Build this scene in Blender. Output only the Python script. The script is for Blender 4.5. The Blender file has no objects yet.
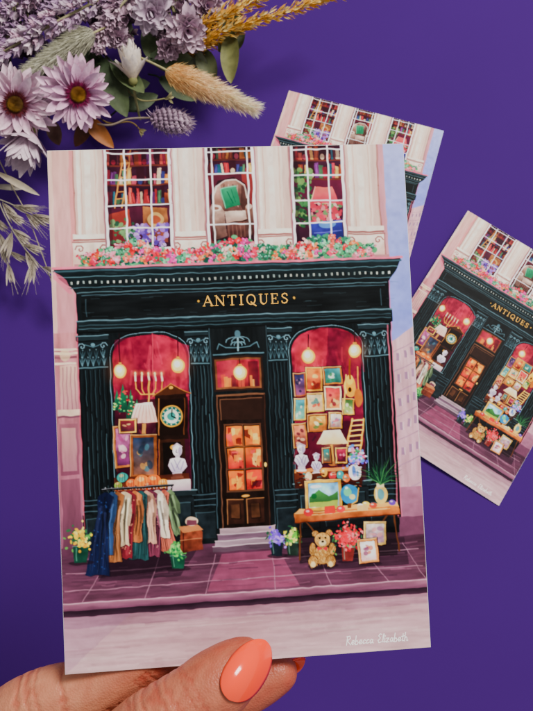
import bpy, math, random
import numpy as np
from mathutils import Vector, Matrix
from mathutils.bvhtree import BVHTree
random.seed(7); RNG=np.random.default_rng(11)
C=bpy.context.scene.collection
# ------------------------------------------------------------------ camera
F_PX=800.0; ALPHA=math.radians(15); D0=0.484
AX=Vector((1,0,0)); AF=Vector((0,math.sin(ALPHA),-math.cos(ALPHA))); AU=Vector((0,math.cos(ALPHA),math.sin(ALPHA)))
CAM=-AF*D0
cd=bpy.data.cameras.new('camera'); cam=bpy.data.objects.new('camera',cd); C.objects.link(cam)
cam.location=CAM; cam.rotation_euler=(ALPHA,0,0)
cd.sensor_fit='VERTICAL'; cd.sensor_height=24; cd.lens=F_PX/711*24
cd.clip_start=0.01; cd.clip_end=50
cd.dof.use_dof=True; cd.dof.focus_distance=0.235; cd.dof.aperture_fstop=45
bpy.context.scene.camera=cam
def at_depth(px,py,d): return CAM+AX*((px-266.5)/F_PX*d)+AU*(-(py-355.5)/F_PX*d)+AF*d
def pray(px,py): return AX*((px-266.5)/F_PX)+AU*(-(py-355.5)/F_PX)+AF
def at(px,py,h):
    r=pray(px,py)
    return CAM+r*((h-CAM.z)/r.z)
def c2w(v): return AX*v[0]-AU*v[1]+AF*v[2]
def pxm(p): return (p-CAM).dot(AF)/F_PX      # metres per photo pixel at a point
def tocam(p_): return (CAM-p_).normalized()
# ------------------------------------------------------------------ light
w=bpy.data.worlds.new('World'); bpy.context.scene.world=w; w.use_nodes=True
b=w.node_tree.nodes['Background']; b.inputs[0].default_value=(1,0.985,0.98,1); b.inputs[1].default_value=0.5
def area(name,loc,tgt,size,power,col):
    l=bpy.data.lights.new(name,'AREA'); l.size=size; l.energy=power; l.color=col
    o=bpy.data.objects.new(name,l); C.objects.link(o); o.location=loc
    o.rotation_euler=(Vector(tgt)-Vector(loc)).to_track_quat('-Z','Y').to_euler()
area('window_light',(0.75,0.72,1.5),(0,0,0.1),0.6,49,(1,0.96,0.91))
# ------------------------------------------------------------------ materials
def lin(h):
    if isinstance(h,str):
        h=h.lstrip('#'); h=[int(h[i:i+2],16)/255 for i in (0,2,4)]
    return tuple((c/12.92 if c<=0.04045 else ((c+0.055)/1.055)**2.4) for c in h)
def mat(name,col=None,rough=0.6,var=0.15,scale=300,bump=0.0,bscale=900,spec=0.3,sss=0,coat=0,attr=False,cells=0):
    m=bpy.data.materials.new(name); m.use_nodes=True; nt=m.node_tree; n=nt.nodes; p=n['Principled BSDF']
    p.inputs['Roughness'].default_value=rough; p.inputs['Specular IOR Level'].default_value=spec
    tc=n.new('ShaderNodeTexCoord'); nz=n.new('ShaderNodeTexNoise'); nz.inputs['Scale'].default_value=scale; nz.inputs['Detail'].default_value=5
    nt.links.new(tc.outputs['Object'],nz.inputs['Vector'])
    mr=n.new('ShaderNodeMapRange'); mr.inputs[1].default_value=0.25; mr.inputs[2].default_value=0.75
    mr.inputs[3].default_value=1-var; mr.inputs[4].default_value=1+var
    nt.links.new(nz.outputs['Fac'],mr.inputs[0])
    mx=n.new('ShaderNodeVectorMath'); mx.operation='SCALE'
    if attr:
        a=n.new('ShaderNodeAttribute'); a.attribute_name='Col'; nt.links.new(a.outputs['Color'],mx.inputs[0])
    else: mx.inputs[0].default_value=lin(col)
    nt.links.new(mr.outputs[0],mx.inputs['Scale']); nt.links.new(mx.outputs[0],p.inputs['Base Color'])
    if bump:
        if cells:
            nb=n.new('ShaderNodeTexVoronoi'); nb.inputs['Scale'].default_value=bscale; out=nb.outputs['Distance']
        else:
            nb=n.new('ShaderNodeTexNoise'); nb.inputs['Scale'].default_value=bscale; nb.inputs['Detail'].default_value=6; out=nb.outputs['Fac']
        nt.links.new(tc.outputs['Object'],nb.inputs['Vector'])
        bp=n.new('ShaderNodeBump'); bp.inputs['Strength'].default_value=bump; bp.inputs['Distance'].default_value=0.0004
        nt.links.new(out,bp.inputs['Height']); nt.links.new(bp.outputs[0],p.inputs['Normal'])
    if sss:
        p.inputs['Subsurface Weight'].default_value=sss; p.inputs['Subsurface Radius'].default_value=(0.004,0.0013,0.0007); p.inputs['Subsurface Scale'].default_value=0.5
    if coat: p.inputs['Coat Weight'].default_value=coat; p.inputs['Coat Roughness'].default_value=0.04
    return m
M_PAPER=mat('card_paper','#ece8e4',0.6,0.02,400)
M_ART=mat('printed_ink',rough=0.5,var=0.012,scale=120,spec=0.06,attr=True)
M_GOLD=mat('gold_ink','#e2ab48',0.5,0.15,600,spec=.1)
M_WHITEINK=mat('white_ink','#fffafa',0.5,0.01,600,spec=.1)
M_PLANT=mat('dried_plant',rough=0.75,var=0.18,scale=500,attr=True,spec=0.1,bump=0.3,bscale=1200)
M_LEAF=mat('leaf_surface',rough=0.55,var=0.28,scale=220,attr=True,spec=0.22,bump=0.3,bscale=700)
M_SKIN=mat('skin',rough=0.42,var=0.1,scale=330,attr=True,spec=0.32,sss=0.12,bump=0.28,bscale=1700,cells=1)
M_NAIL=mat('coral_polish','#f5431a',0.16,0.02,200,spec=0.45,coat=0.35)
M_TABLE=mat('purple_backdrop','#3d1867',0.65,0.05,9,spec=0.03,bump=0.08,bscale=1800)
# ------------------------------------------------------------------ mesh helper
class MB:
    def __init__(s): s.v=[]; s.f=[]; s.c=[]
    def add(s,vs,fs,cs):
        k=len(s.v); s.v+=[tuple(v) for v in vs]; s.f+=[tuple(i+k for i in f) for f in fs]; s.c+=list(cs)
    def build(s,name,m,parent=None,smooth=True,origin=None):
        o0=parent.location if parent else (origin or Vector((0,0,0)))
        me=bpy.data.meshes.new(name); me.from_pydata([(x-o0[0],y-o0[1],z-o0[2]) for x,y,z in s.v],[],s.f)
        if s.c:
            a=me.color_attributes.new('Col','FLOAT_COLOR','POINT')
            a.data.foreach_set('color',np.array([(r,g,b_,1) for r,g,b_ in s.c],dtype=np.float32).ravel())
        if smooth: me.polygons.foreach_set('use_smooth',[True]*len(me.polygons))
        me.materials.append(m); me.update()
        o=bpy.data.objects.new(name,me); C.objects.link(o)
        if parent: o.parent=parent
        else: o.location=o0
        return o
def tag(o,label=None,cat=None,group=None,kind=None):
    if label: o['label']=label
    if cat: o['category']=cat
    if group: o['group']=group
    if kind: o['kind']=kind
    return o
def thing(name,loc,label,cat,group=None):
    o=bpy.data.objects.new(name,None); o.empty_display_size=0.01; C.objects.link(o); o.location=loc
    return tag(o,label,cat,group)
# ------------------------------------------------------------------ table
mb=MB(); n=24; sz=1.6
vs=[(-sz+2*sz*i/n,-sz+2*sz*j/n,0) for j in range(n+1) for i in range(n+1)]
fs=[(j*(n+1)+i,j*(n+1)+i+1,(j+1)*(n+1)+i+1,(j+1)*(n+1)+i) for j in range(n) for i in range(n)]
mb.add(vs,fs,[]); tag(mb.build('tabletop',M_TABLE),'smooth deep purple backdrop under everything','surface',kind='structure')
# ================================================================== PAINTING the illustration (rectified card units)
GX0,GX1,GY0,GY1=55.6,417.0,147.0,662.0
S=3; OX,OY=GX0-1,GY0-1
cw=int((GX1-GX0+2)*S); ch=int((GY1-GY0+2)*S)
cv=np.zeros((ch,cw,3))
def hx(h): return np.array([int(h.lstrip('#')[i:i+2],16)/255 for i in (0,2,4)])
def vnoise(cx_,cy_):
    gw=int(cw/cx_)+3; gh=int(ch/cy_)+3
    g=RNG.random((gh,gw)); x=np.arange(cw)/cx_; y=np.arange(ch)/cy_
    xi=x.astype(int); yi=y.astype(int); fx=x-xi; fy=y-yi; fx=fx*fx*(3-2*fx); fy=fy*fy*(3-2*fy)
    a=g[yi][:,xi]*(1-fx)+g[yi][:,xi+1]*fx; c=g[yi+1][:,xi]*(1-fx)+g[yi+1][:,xi+1]*fx
    return (a*(1-fy)[:,None]+c*fy[:,None])*2-1
NV=vnoise(5,40)*.4+vnoise(18,90)*.6+vnoise(3,5)*.08
NH=vnoise(40,5)*.4+vnoise(90,18)*.6+vnoise(5,3)*.08
NB=vnoise(14,14)*.6+vnoise(6,6)*.2+vnoise(44,44)*.6
NOI={'v':NV,'h':NH,'b':NB}
def hs(y): return -0.028-0.054*(y-147)/515
def vsl(x): return 0.0305+0.0211*(x-56)/361
def g(px,py):
    y0=py
    for _ in range(4): y0=py-hs(y0)*(px-235)
    x0=px
    for _ in range(4): x0=px-vsl(x0)*(py-400)
    return (x0,y0)
def _blend(sl,mask,col,col2,a,nz,kind,ty=None):
    c=hx(col) if isinstance(col,str) else col
    reg=cv[sl]
    if col2 is not None:
        c2=hx(col2); cc=c*(1-ty)[...,None]+c2*ty[...,None]
    else: cc=np.broadcast_to(c,reg.shape)
    cc=np.clip(cc*(1+nz*NOI[kind][sl])[...,None]+nz*.1*NOI[kind][sl][...,None],0,1)
    m=(mask*a)[...,None]
    cv[sl]=reg*(1-m)+cc*m
def _bb(xs,ys,pad=0):
    x0=max(0,int((min(xs)-OX)*S-pad*S)-1); x1=min(cw,int((max(xs)-OX)*S+pad*S)+2)
    y0=max(0,int((min(ys)-OY)*S-pad*S)-1); y1=min(ch,int((max(ys)-OY)*S+pad*S)+2)
    if x1<=x0 or y1<=y0: return None
    X=(np.arange(x0,x1)+.5)/S+OX; Y=(np.arange(y0,y1)+.5)/S+OY
    return (slice(y0,y1),slice(x0,x1)),X[None,:],Y[:,None]
def poly(pts,col,col2=None,a=1,nz=.08,kind='b',px=False):
    if px: pts=[g(*p) for p in pts]
    xs=[p[0] for p in pts]; ys=[p[1] for p in pts]
    r=_bb(xs,ys)
    if r is None: return
    sl,X,Y=r; m=np.zeros((Y.shape[0],X.shape[1]),bool)
    for i in range(len(pts)):
        (xa,ya),(xb,yb)=pts[i],pts[(i+1)%len(pts)]
        if ya==yb: continue
        c=((ya>Y)!=(yb>Y))&(X<(xb-xa)*(Y-ya)/(yb-ya)+xa); m^=c
    ty=np.clip((Y-min(ys))/(max(ys)-min(ys)+1e-6),0,1)+0*X
    _blend(sl,m.astype(float),col,col2,a,nz,kind,ty)
def rect(x0,y0,x1,y1,col,col2=None,**k): poly([(x0,y0),(x1,y0),(x1,y1),(x0,y1)],col,col2,**k)
def prect(x0,y0,x1,y1,col,col2=None,**k):           # read off at photo position, drawn square to the card
    cx_,cy_=g((x0+x1)/2,(y0+y1)/2); a_=(x1-x0)/2; b_=(y1-y0)/2
    rect(cx_-a_,cy_-b_,cx_+a_,cy_+b_,col,col2,**k)
def ell(x,y,rx,ry,col,rot=0,a=1,nz=.08,px=False):
    if px: x,y=g(x,y)
    R_=max(rx,ry); r=_bb([x-R_,x+R_],[y-R_,y+R_])
    if r is None: return
    sl,X,Y=r; c,s=math.cos(rot),math.sin(rot)
    u=((X-x)*c+(Y-y)*s)/rx; v=(-(X-x)*s+(Y-y)*c)/ry
    d=np.sqrt(u*u+v*v); m=np.clip((1-d)*min(rx,ry)*S+.5,0,1)
    _blend(sl,m,col,None,a,nz,'b')
def glow(x,y,r_,col,a=.6,px=False):
    if px: x,y=g(x,y)
    r=_bb([x-r_,x+r_],[y-r_,y+r_])
    if r is None: return
    sl,X,Y=r; d=np.sqrt((X-x)**2+(Y-y)**2)/r_; m=np.clip(1-d,0,1)**1.7
    _blend(sl,m,col,None,a,0,'b')
def line(pts,w_,col,a=1,nz=.1,px=False,w2=None):
    if px: pts=[g(*p) for p in pts]
    w2=w_ if w2 is None else w2; N=len(pts)-1
    for i in range(N):
        (xa,ya),(xb,yb)=pts[i],pts[i+1]
        ww=max(w_,w2); r=_bb([xa,xb],[ya,yb],ww)
        if r is None: continue
        sl,X,Y=r; L2=(xb-xa)**2+(yb-ya)**2+1e-9
        t=np.clip(((X-xa)*(xb-xa)+(Y-ya)*(yb-ya))/L2,0,1)
        d=np.sqrt((X-xa-t*(xb-xa))**2+(Y-ya-t*(yb-ya))**2)
        wt=(w_+(w2-w_)*((i+t)/N))/2
        m=np.clip((wt-d)*S+.5,0,1)*np.clip(wt*S*1.2,0,1)
        _blend(sl,m,col,None,a,nz,'b')
def dabs(fn,nn,cols,r0,r1,a=.95,asp=.6):
    for _ in range(nn):
        x,y=fn(); r_=random.uniform(r0,r1)
        ell(x,y,r_,r_*random.uniform(asp,1),random.choice(cols),random.uniform(0,3.14),a,.1)
U=random.uniform
# ---- sky, neighbours
rect(54,146,419,664,'#c79aa4',nz=.06)
rect(54,146,80,345,'#dfaca2','#c9858f',kind='v',nz=.1)
rect(54,146,60,345,'#ecc4b2',a=.7,kind='v')
rect(386,146,419,330,'#a4aae6','#858fe0',kind='b',nz=.06)
rect(386,320,419,560,'#858fe0','#b088bc',nz=.06)
poly([(386,356),(400,349),(419,336),(419,560),(386,560)],'#d3a6ae','#b98a9a',kind='v',nz=.14)
for yy in (356,376,398,422,446,472,498): line([(392,yy+8),(419,yy-3)],1.0,'#98748c',a=.7)
for yy in (364,386,410,434,460):
    for xx in (398,406,413): rect(xx,yy-(xx-398)*.35,xx+3.0,yy+8-(xx-398)*.35,'#7a5e82',a=.6); rect(xx+3.0,yy-(xx-398)*.35,xx+3.9,yy+8-(xx-398)*.35,'#efd4d2',a=.6)
rect(386,500,419,560,'#a06c82','#855770')
line([(394,262),(394,540)],2,'#e0708e',a=.7)
rect(54,330,82,560,'#c07f84','#88546c',kind='v',nz=.16)
for yy in (345,349,353,359): rect(55,yy,79-(yy-345)*.2,yy+2.2,'#eccab4' if yy!=353 else '#80505c')
rect(60,362,77,408,'#d8ac9c','#bf8a8e',kind='v',nz=.14)
for xx in (63,67,71,75): line([(xx,364),(xx,406)],1,'#93636e',a=.8)
rect(57,406,79,412,'#e6c2ac'); rect(57,412,79,414,'#7a4c5e')
ell(66,352,5,6,'#e8d0a0',a=.6)
rect(58,420,76,470,'#945e6c','#7c485c',kind='v'); rect(60,424,74,466,'#cc9a94','#aa7882',kind='v',a=.8)
rect(58,474,76,545,'#7f4e60','#62394c',kind='v')
line([(78,290),(78,345)],2,'#e0708a',a=.6)
# ---- upper facade
rect(76,146,394,268,'#ead0bf','#dfb9ab',kind='v',nz=.06)
rect(76,146,81,268,'#d88c8c',kind='v'); rect(386,146,396,268,'#c98c96',kind='v')
def volute(x,y,r_,sg,col,w_=1.1):
    line([(x+sg*r_*(1-t/9)*math.cos(t*.9),y-r_*(1-t/9)*math.sin(t*.9)) for t in range(9)],w_,col,a=.95)
def pilaster(x0,x1):
    rect(x0,146,x1,268,'#f0dbca','#e6c4b4',kind='v',nz=.08)
    w_=x1-x0; rect(x0+w_*.78,146,x1,240,'#c4948c',a=.4,kind='v'); rect(x0,146,x0+w_*.12,240,'#b57e7a',a=.4,kind='v')
    for f,c_,ww in ((.02,'#a06864',1.5),(.16,'#fbf0e4',3),(.26,'#d2a294',1.0),(.46,'#f8e8da',6),(.7,'#d8ae9f',1.2),(.98,'#965e5c',1.6)):
        xx=x0+w_*f; line([(xx+U(-.4,.4),146),(xx+U(-.4,.4),190),(xx+U(-.4,.4),236)],ww,c_,a=.75)
    rect(x0-2,232,x1+2,237,'#f8e8d8'); rect(x0-2,237,x1+2,238.6,'#945e5c')
    rect(x0-3,240,x1+3,268,'#efd9c7','#cf9c90'); m_=(x0+x1)/2
    for sg in (-1,1):
        poly([(m_+sg*2,241),(m_+sg*(w_*.5+2),241),(m_+sg*(w_*.5+2),248),(m_+sg*8,266),(m_+sg*3,266)],'#f6e4d4','#d8ab9c'); volute(m_+sg*(w_*.5-4),247,5,sg,'#8d5a58',1.2); volute(m_+sg*6,262,3.4,-sg,'#8d5a58',1)
    line([(x0-3,240),(x1+3,240)],1.2,'#9a6866'); line([(x1+2.5,241),(x1+2.5,266)],1.3,'#8d5a5a',a=.8)
for p in ((80,111),(176,211),(261,298),(354,390)): pilaster(*p)
BOOK=['#8a2036','#b0343a','#cc8038','#4a7250','#1f5c68','#6a3470','#d8ac60','#8f442a','#363a72','#b85064','#e0caa4','#50202a','#c83a52','#d86050']
def shelf(x0,x1,y0,h_):
    x=x0
    while x<x1:
        bw=U(2.0,5.0); hh=h_*U(.5,.98); c_=random.choice(BOOK)
        if random.random()<.18: rect(x,y0,min(x+bw*1.6,x1),y0+h_,'#360f1e'); ell(x+bw*.8,y0+h_-3,2.4,3,random.choice(BOOK)); x+=bw*1.5; continue
        k=U(-1.4,1.4); poly([(x+k,y0+h_-hh),(min(x+bw+k,x1),y0+h_-hh+U(-1,1)),(min(x+bw,x1),y0+h_),(x,y0+h_)],c_,nz=.25)
        if random.random()<.5: line([(x+bw*.5+k,y0+h_-hh+1.5),(x+bw*.5,y0+h_-2)],.8,np.clip(hx(c_)*1.35+.1,0,1),a=.8)
        x+=bw+.2
    line([(x0,y0+h_+.8),(x1,y0+h_+.8+U(-.5,.5))],1.6,'#74382a')
def window(x0,x1,y1,cols,rows,content):
    rect(x0-3,146,x1+3,y1+4,'#a8747a'); rect(x0-1.5,146,x1+1.5,y1+3,'#f7f1f2'); rect(x0,146,x1,y1,'#40142c','#281220',nz=.2)
    content()
    rect(x0,146,x1,160,'#1c0814',a=.35); rect(x0,146,x0+5,y1,'#1c0814',a=.35); rect(x0,146,x1,y1,'#2a0a1c',a=.16)
    for c_ in cols: line([(x0+(x1-x0)*c_,146),(x0+(x1-x0)*c_,y1)],1.7,'#fbf8fa')
    for r_ in rows: line([(x0,r_),(x1,r_)],1.5,'#f6f0f4')
    rect(x0-1,y1-1,x1+1,y1+3,'#fdf9f7')
    line([(x0+.3,146),(x0+.3,y1)],2,'#fbf8fa'); line([(x1-.3,146),(x1-.3,y1)],2,'#fbf8fa'); line([(x0-1.8,146),(x0-1.8,y1)],.8,'#8a5a64')
def c1():
    for yy,hh in ((146,17),(165,18),(185,18)): shelf(112,176,yy,hh)
    rect(112,206,176,248,'#5a1e38','#301424'); poly([(114,212),(134,208),(136,246),(114,246)],'#b04838','#6a222c')
    poly([(148,206),(172,208),(172,242),(147,242)],'#c88a4c','#7a4034',nz=.2); ell(160,219,8,7,'#e4bc74'); ell(160,219,5,4,'#b8603c')
    dabs(lambda:(U(130,171),U(224,246)),130,['#7e5cc4','#b490e2','#6040a4','#d4bcf0','#a478d8'],1.2,3)
    dabs(lambda:(U(116,138),U(218,242)),45,['#468a5a','#2a5e44','#84b478'],1.2,2.8)
    line([(131,148),(120,206)],1.6,'#e0a454'); line([(138,148),(127,206)],1.6,'#e0a454')
    for k in range(7): line([(130.5-k*1.5,153+k*7.4),(137-k*1.5,153+k*7.4)],1.2,'#e0a454')
def c2():
    shelf(213,260,146,13); shelf(213,260,161,13)
    rect(213,175,260,248,'#5c2032','#34141f'); rect(248,175,260,240,'#963a36','#64222a'); poly([(213,176),(219,176),(216,246),(213,246)],'#8a2a36')
    # wing armchair seen three-quarters
    poly([(216,196),(224,181),(240,178),(251,184),(256,200),(258,240),(217,242)],'#220f18',a=.85)
    poly([(218,200),(222,187),(231,181),(242,180),(250,186),(253,200),(248,218),(222,216)],'#a07c6a','#5e4038',nz=.3)
    poly([(218,200),(220,188),(226,185),(228,210),(221,214)],'#c8a894','#7a5648',nz=.2); poly([(247,186),(252,190),(255,204),(249,216),(246,206)],'#6a483e','#42281f',nz=.2)
    line([(218.5,199),(222,187),(231,181.5),(242,180.5),(250,186),(253,199)],1.6,'#f6e8d6',a=.9)
    for k in range(4): line([(230+k*4.4,186),(229.5+k*4.6,208)],1.1,'#e8d2be' if k%2 else '#3a221e',a=.55)
    poly([(214,212),(217,205),(224,206),(229,213),(231,238),(217,242)],'#d8bea8','#6a4a40',nz=.22); ell(221,209,5,3.4,'#f4e4d2'); ell(221,209.5,2.6,1.6,'#8d6a5a')
    poly([(251,208),(256,205),(259,212),(257,238),(249,240)],'#94705f','#4a2e28',nz=.22); ell(255,208.5,3.4,2.8,'#e0c8b4')
    poly([(229,213),(251,212),(252,222),(231,226)],'#ecdac6','#b0907e',nz=.15); poly([(231,226),(252,222),(250,240),(231,240)],'#7a5448','#42241f',nz=.25); line([(231,226),(252,222)],1.2,'#2a120e')
    for k in range(5): line([(233+k*4,227-k*.6),(233+k*4,239)],.9,'#a88470',a=.5)
    line([(219,241),(218,246)],1.7,'#1e0c08'); line([(254,239),(256,245)],1.7,'#1e0c08')
    poly([(226,190),(242,187),(246,206),(230,210)],'#2aa878','#0f7a50'); line([(230,209),(226,190),(242,187)],1.2,'#7cdcb0',a=.85); line([(233,193),(238,204)],1,'#0c5a3c',a=.7); line([(237,191),(241,203)],.9,'#0c5a3c',a=.5)
    poly([(213,243),(260,245),(260,248),(213,248)],'#9a4a38','#5a2228')
def c3():
    for yy,hh in ((146,16),(164,17)): shelf(300,352,yy,hh)
    rect(300,183,352,248,'#6a1a3c','#301428')
    dabs(lambda:(U(301,319),U(172,230)),100,['#468a50','#2a6a3c','#80b064','#1c5030'],1.4,3.4)
    poly([(323,190),(341,190),(347,207),(317,207)],'#f88474','#dc4060'); line([(323,190),(317,207),(347,207)],1,'#ffccac'); rect(330.5,207,333.5,222,'#d8b068')
    dabs(lambda:(U(318,350),U(206,226)),90,['#e4586e','#f09a9a','#d43a56','#f8d4c0','#70a068'],1.4,3)
    poly([(316,227),(350,225),(350,247),(318,247)],'#3840ac','#242468',nz=.2); ell(334,229,9,4,'#649cdc'); line([(320,238),(348,236)],1.2,'#7c86e0',a=.7)
window(112,175.5,248,(.3,.7),(151,178,204,227),c1)
window(213,260,247,(.12,.88),(151,174,226),c2)
window(300,352,248,(.3,.72),(151,178,204,227),c3)
# ---- planter flowers along the ledge: big clumps of one colour each, leaves between
rect(78,262,396,269,'#b47c80')
def top_(x): return 251-12*max(math.exp(-((x-c_)/27)**2) for c_ in (136,238,332))
def fl():
    x=U(84,382); return x,U(top_(x)+1,268)
dabs(fl,520,['#256a56','#3a8468','#5fa878','#174a40','#489464'],1.6,3.8)
HUES=['#ec3a60','#f4705e','#dc284a','#f88aa0','#fcc0b4','#e62a34','#f87c4c','#d43e90','#f0889a']
hc_=0
for row in range(3):
    x=86+row*3
    while x<380:
        tp=top_(x); y=tp+3+(267-tp-6)*(row+.2)/3+U(-1.5,1.5); c_=HUES[hc_%len(HUES)] if random.random()<.72 else random.choice(['#489464','#68b488','#2f7a5e']); hc_+=random.choice((1,2,3))
        for k in range(15): ell(x+random.gauss(0,2.3),y+random.gauss(0,1.7),U(1.0,2.0),U(.9,1.6),np.clip(hx(c_)*U(.72,1.15),0,1),U(0,3))
        for k in range(4): ell(x+random.gauss(-.6,1.6),y+random.gauss(-1,1.2),U(.6,1.1),U(.5,.8),np.clip(hx(c_)*.5+.5,0,1),U(0,3),.85)
        ell(x+1.4,y+1.8,1.6,.9,'#5a1228',0,.45); x+=U(5.5,9.5)
dabs(fl,70,['#3a8468','#8fd4a4','#174f40'],.8,1.7)
# ---- shop front body
rect(79,285,394,548,'#10171a','#0d1214',kind='v',nz=.25)
poly([(58,266),(408,266),(404,276),(398,284),(392,292),(80,292),(74,284),(62,276)],'#162327','#0c1214',kind='h',nz=.25)
line([(57,265.5),(409,265.5)],2.2,'#e0708a'); line([(58,268.5),(408,268.5)],1.8,'#38525a'); line([(62,274.5),(404,274.5)],1.0,'#5f7e86',a=.85)
for k in range(55):
    xx=74+k*5.92; rect(xx,279,xx+2.1,281.9,random.choice(['#a8b0a8','#8d9a96','#bcc0b6']),nz=.2,a=.9); rect(xx+2.1,279,xx+2.9,282.3,'#060809')
line([(72,285.5),(396,285.5)],1,'#4c666e',a=.9); line([(80,290.5),(392,290.5)],1.2,'#6c8c94',a=.7)
poly([(58,268),(70,277),(76,291),(73,291),(57,276)],'#e0708a',a=.7)
rect(84,293,390,318,'#0f1315','#0f1315',kind='h',nz=.28)
rect(84,293,390,294,'#3f555d'); rect(88,297,88.8,315,'#364a52'); rect(385,297,385.8,315,'#364a52')
rect(78,318,396,331,'#182428','#0b1012',kind='h',nz=.22)
line([(78,318.8),(396,318.8)],1.4,'#74949e',a=.8); line([(80,323.5),(394,323.5)],.9,'#384f56'); line([(80,327),(394,327)],1.1,'#506e77',a=.75); line([(80,331),(394,331)],1.6,'#050708')
for k in range(90): x=U(80,392); y=U(268,330); line([(x,y),(x+U(5,16),y+U(-.5,.5))],.7,'#4f6c75',a=.3)
ell(199,303.5,1.2,1.2,'#e2ab48'); ell(296,303.5,1.2,1.2,'#e2ab48')
# ---- columns
def column(x0,x1):
    w_=x1-x0
    rect(x0,331,x1,545,'#131c20','#0e1518',kind='v',nz=.3)
    line([(x0,331),(x0,545)],1,'#060809'); line([(x1,331),(x1,545)],1.2,'#060809')
    for k in range(5):
        f=.16+.17*k; line([(x0+w_*f,368),(x0+w_*f,494)],1.3,'#07090b',a=.9)
        yy=368
        while yy<492: l=U(20,60); line([(x0+w_*f+1.2+U(-.2,.2),yy),(x0+w_*f+1.2,min(494,yy+l))],U(.5,1.0),random.choice(['#46636c','#385058','#5f828b']),a=U(.35,.8)); yy+=l+U(2,9)
    rect(x0-3,333,x1+3,338,'#1f2d32'); line([(x0-3,333.5),(x1+3,333.5)],1.0,'#74949e',a=.85); line([(x0-2,338.5),(x1+2,338.5)],1.0,'#060809')
    rect(x0-1.5,339,x1+1.5,364,'#141d21')
    for row in range(2):
        nn=4+row
        for k in range(nn):
            xx=x0+w_*(k+.5)/nn; yy=351+row*7.5; cl=random.choice(['#4c6a73','#38525a','#5f808a'])
            for sg in (-1,0,1): line([(xx,yy+5),(xx+sg*1.6,yy),(xx+sg*2.2,yy-3.4+abs(sg))],1.1,cl,a=.85,w2=.4)
            ell(xx,yy-3.5,.7,.7,'#84a2aa',a=.7)
    volute(x0+2.5,344,4,-1,'#7896a0',1); volute(x1-2.5,344,4,1,'#7896a0',1); ell((x0+x1)/2,342.5,2.2,1.8,'#5f808a'); line([(x0+5,342),((x0+x1)/2,345),(x1-5,342)],.9,'#4c6a73')
    line([(x0-1,365.5),(x1+1,365.5)],1.3,'#64848d',a=.85)
    for yy in (496,501,507): line([(x0-2,yy),(x1+2,yy)],1.0,'#587480',a=.75)
    rect(x0-3,510,x1+3,545,'#11181b','#0b1012',nz=.25); rect(x0+1,514,x1-1,540,'#172025',nz=.25); line([(x0+1,540),(x0+1,514),(x1-1,514)],.8,'#52707a',a=.65)
for p in ((80,106),(187,208),(267,289),(363,389)): column(*p)
line([(78.5,335),(78.5,540)],1.4,'#d05872',a=.6); line([(391,335),(391,530)],1.6,'#e8728c',a=.7)
# ---- arched windows
def arch(x0,x1,y0,y1,r_,col,col2=None,**k):
    pts=[(x0,y1)]
    for i in range(13):
        t=math.pi-i/12*math.pi/2; pts.append((x0+r_+r_*math.cos(t),y0+r_*.8-r_*.8*math.sin(t)))
    for i in range(13):
        t=math.pi/2-i/12*math.pi/2; pts.append((x1-r_+r_*math.cos(t),y0+r_*.8-r_*.8*math.sin(t)))
    pts.append((x1,y1)); poly(pts,col,col2,**k)
for (x0,x1) in ((111,186),(290,362)):
    arch(x0-3,x1+3,331,494,31,'#07090a'); arch(x0-2,x1+2,332.5,493,30,'#6c8a94'); arch(x0-1.1,x1+1.1,333.4,492,29,'#0f1518')
    arch(x0+1,x1-1,335.5,490,28,'#96143a','#480c26',kind='b',nz=.4)
rect(108,490,189,496,'#1b262a'); line([(107,491),(190,491)],1.3,'#84a0a8',a=.85); rect(287,490,365,496,'#1b262a'); line([(286,491),(366,491)],1.3,'#84a0a8',a=.85)
def frame(x0,y0,x1,y1,fc,ic,ic2=None,fw=2,rot=0,art=()):
    cx_,cy_=g((x0+x1)/2,(y0+y1)/2); a_=(x1-x0)/2; b_=(y1-y0)/2; c_,s_=math.cos(rot),math.sin(rot)
    q=lambda u,v:(cx_+u*c_-v*s_,cy_+u*s_+v*c_)
    def bx(p1,p2,col,col2=None,**k): poly([q(-p1,-p2),q(p1,-p2),q(p1,p2),q(-p1,p2)],col,col2,**k)
    bx(a_+.9,b_+.9,'#1a0610',a=.75); bx(a_,b_,fc,nz=.25); line([q(-a_,b_),q(-a_,-b_),q(a_,-b_)],.8,'#ffdc9a',a=.75); line([q(-a_+fw,b_-fw),q(-a_+fw,-b_+fw),q(a_-fw,-b_+fw)],.6,'#2a1010',a=.8)
    bx(a_-fw,b_-fw,ic,ic2,nz=.3)
    for c2_ in art:
        for _ in range(3):
            u,v=U(-.6,.6)*(a_-fw),U(-.5,.7)*(b_-fw); x,y=q(u,v); ell(x,y,max(.8,(a_-fw)*U(.15,.42)),max(.7,(b_-fw)*U(.1,.26)),c2_,U(-.7,.7),.75)
def globe(x,y,r_,top):
    line([(x-.5,top),(x,y-r_)],.9,'#20080e',px=True); glow(x,y,r_*3.4,'#f87a48',.5,px=True)
    ell(x,y,r_,r_*1.08,'#f4bc48',px=True); ell(x-.4,y-.4,r_*.8,r_*.86,'#ffe69c',px=True); ell(x-1,y-1.2,r_*.45,r_*.5,'#fffbe8',px=True); prect(x-1.6,y-r_-2.2,x+1.6,y-r_+.5,'#d0923c')
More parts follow.
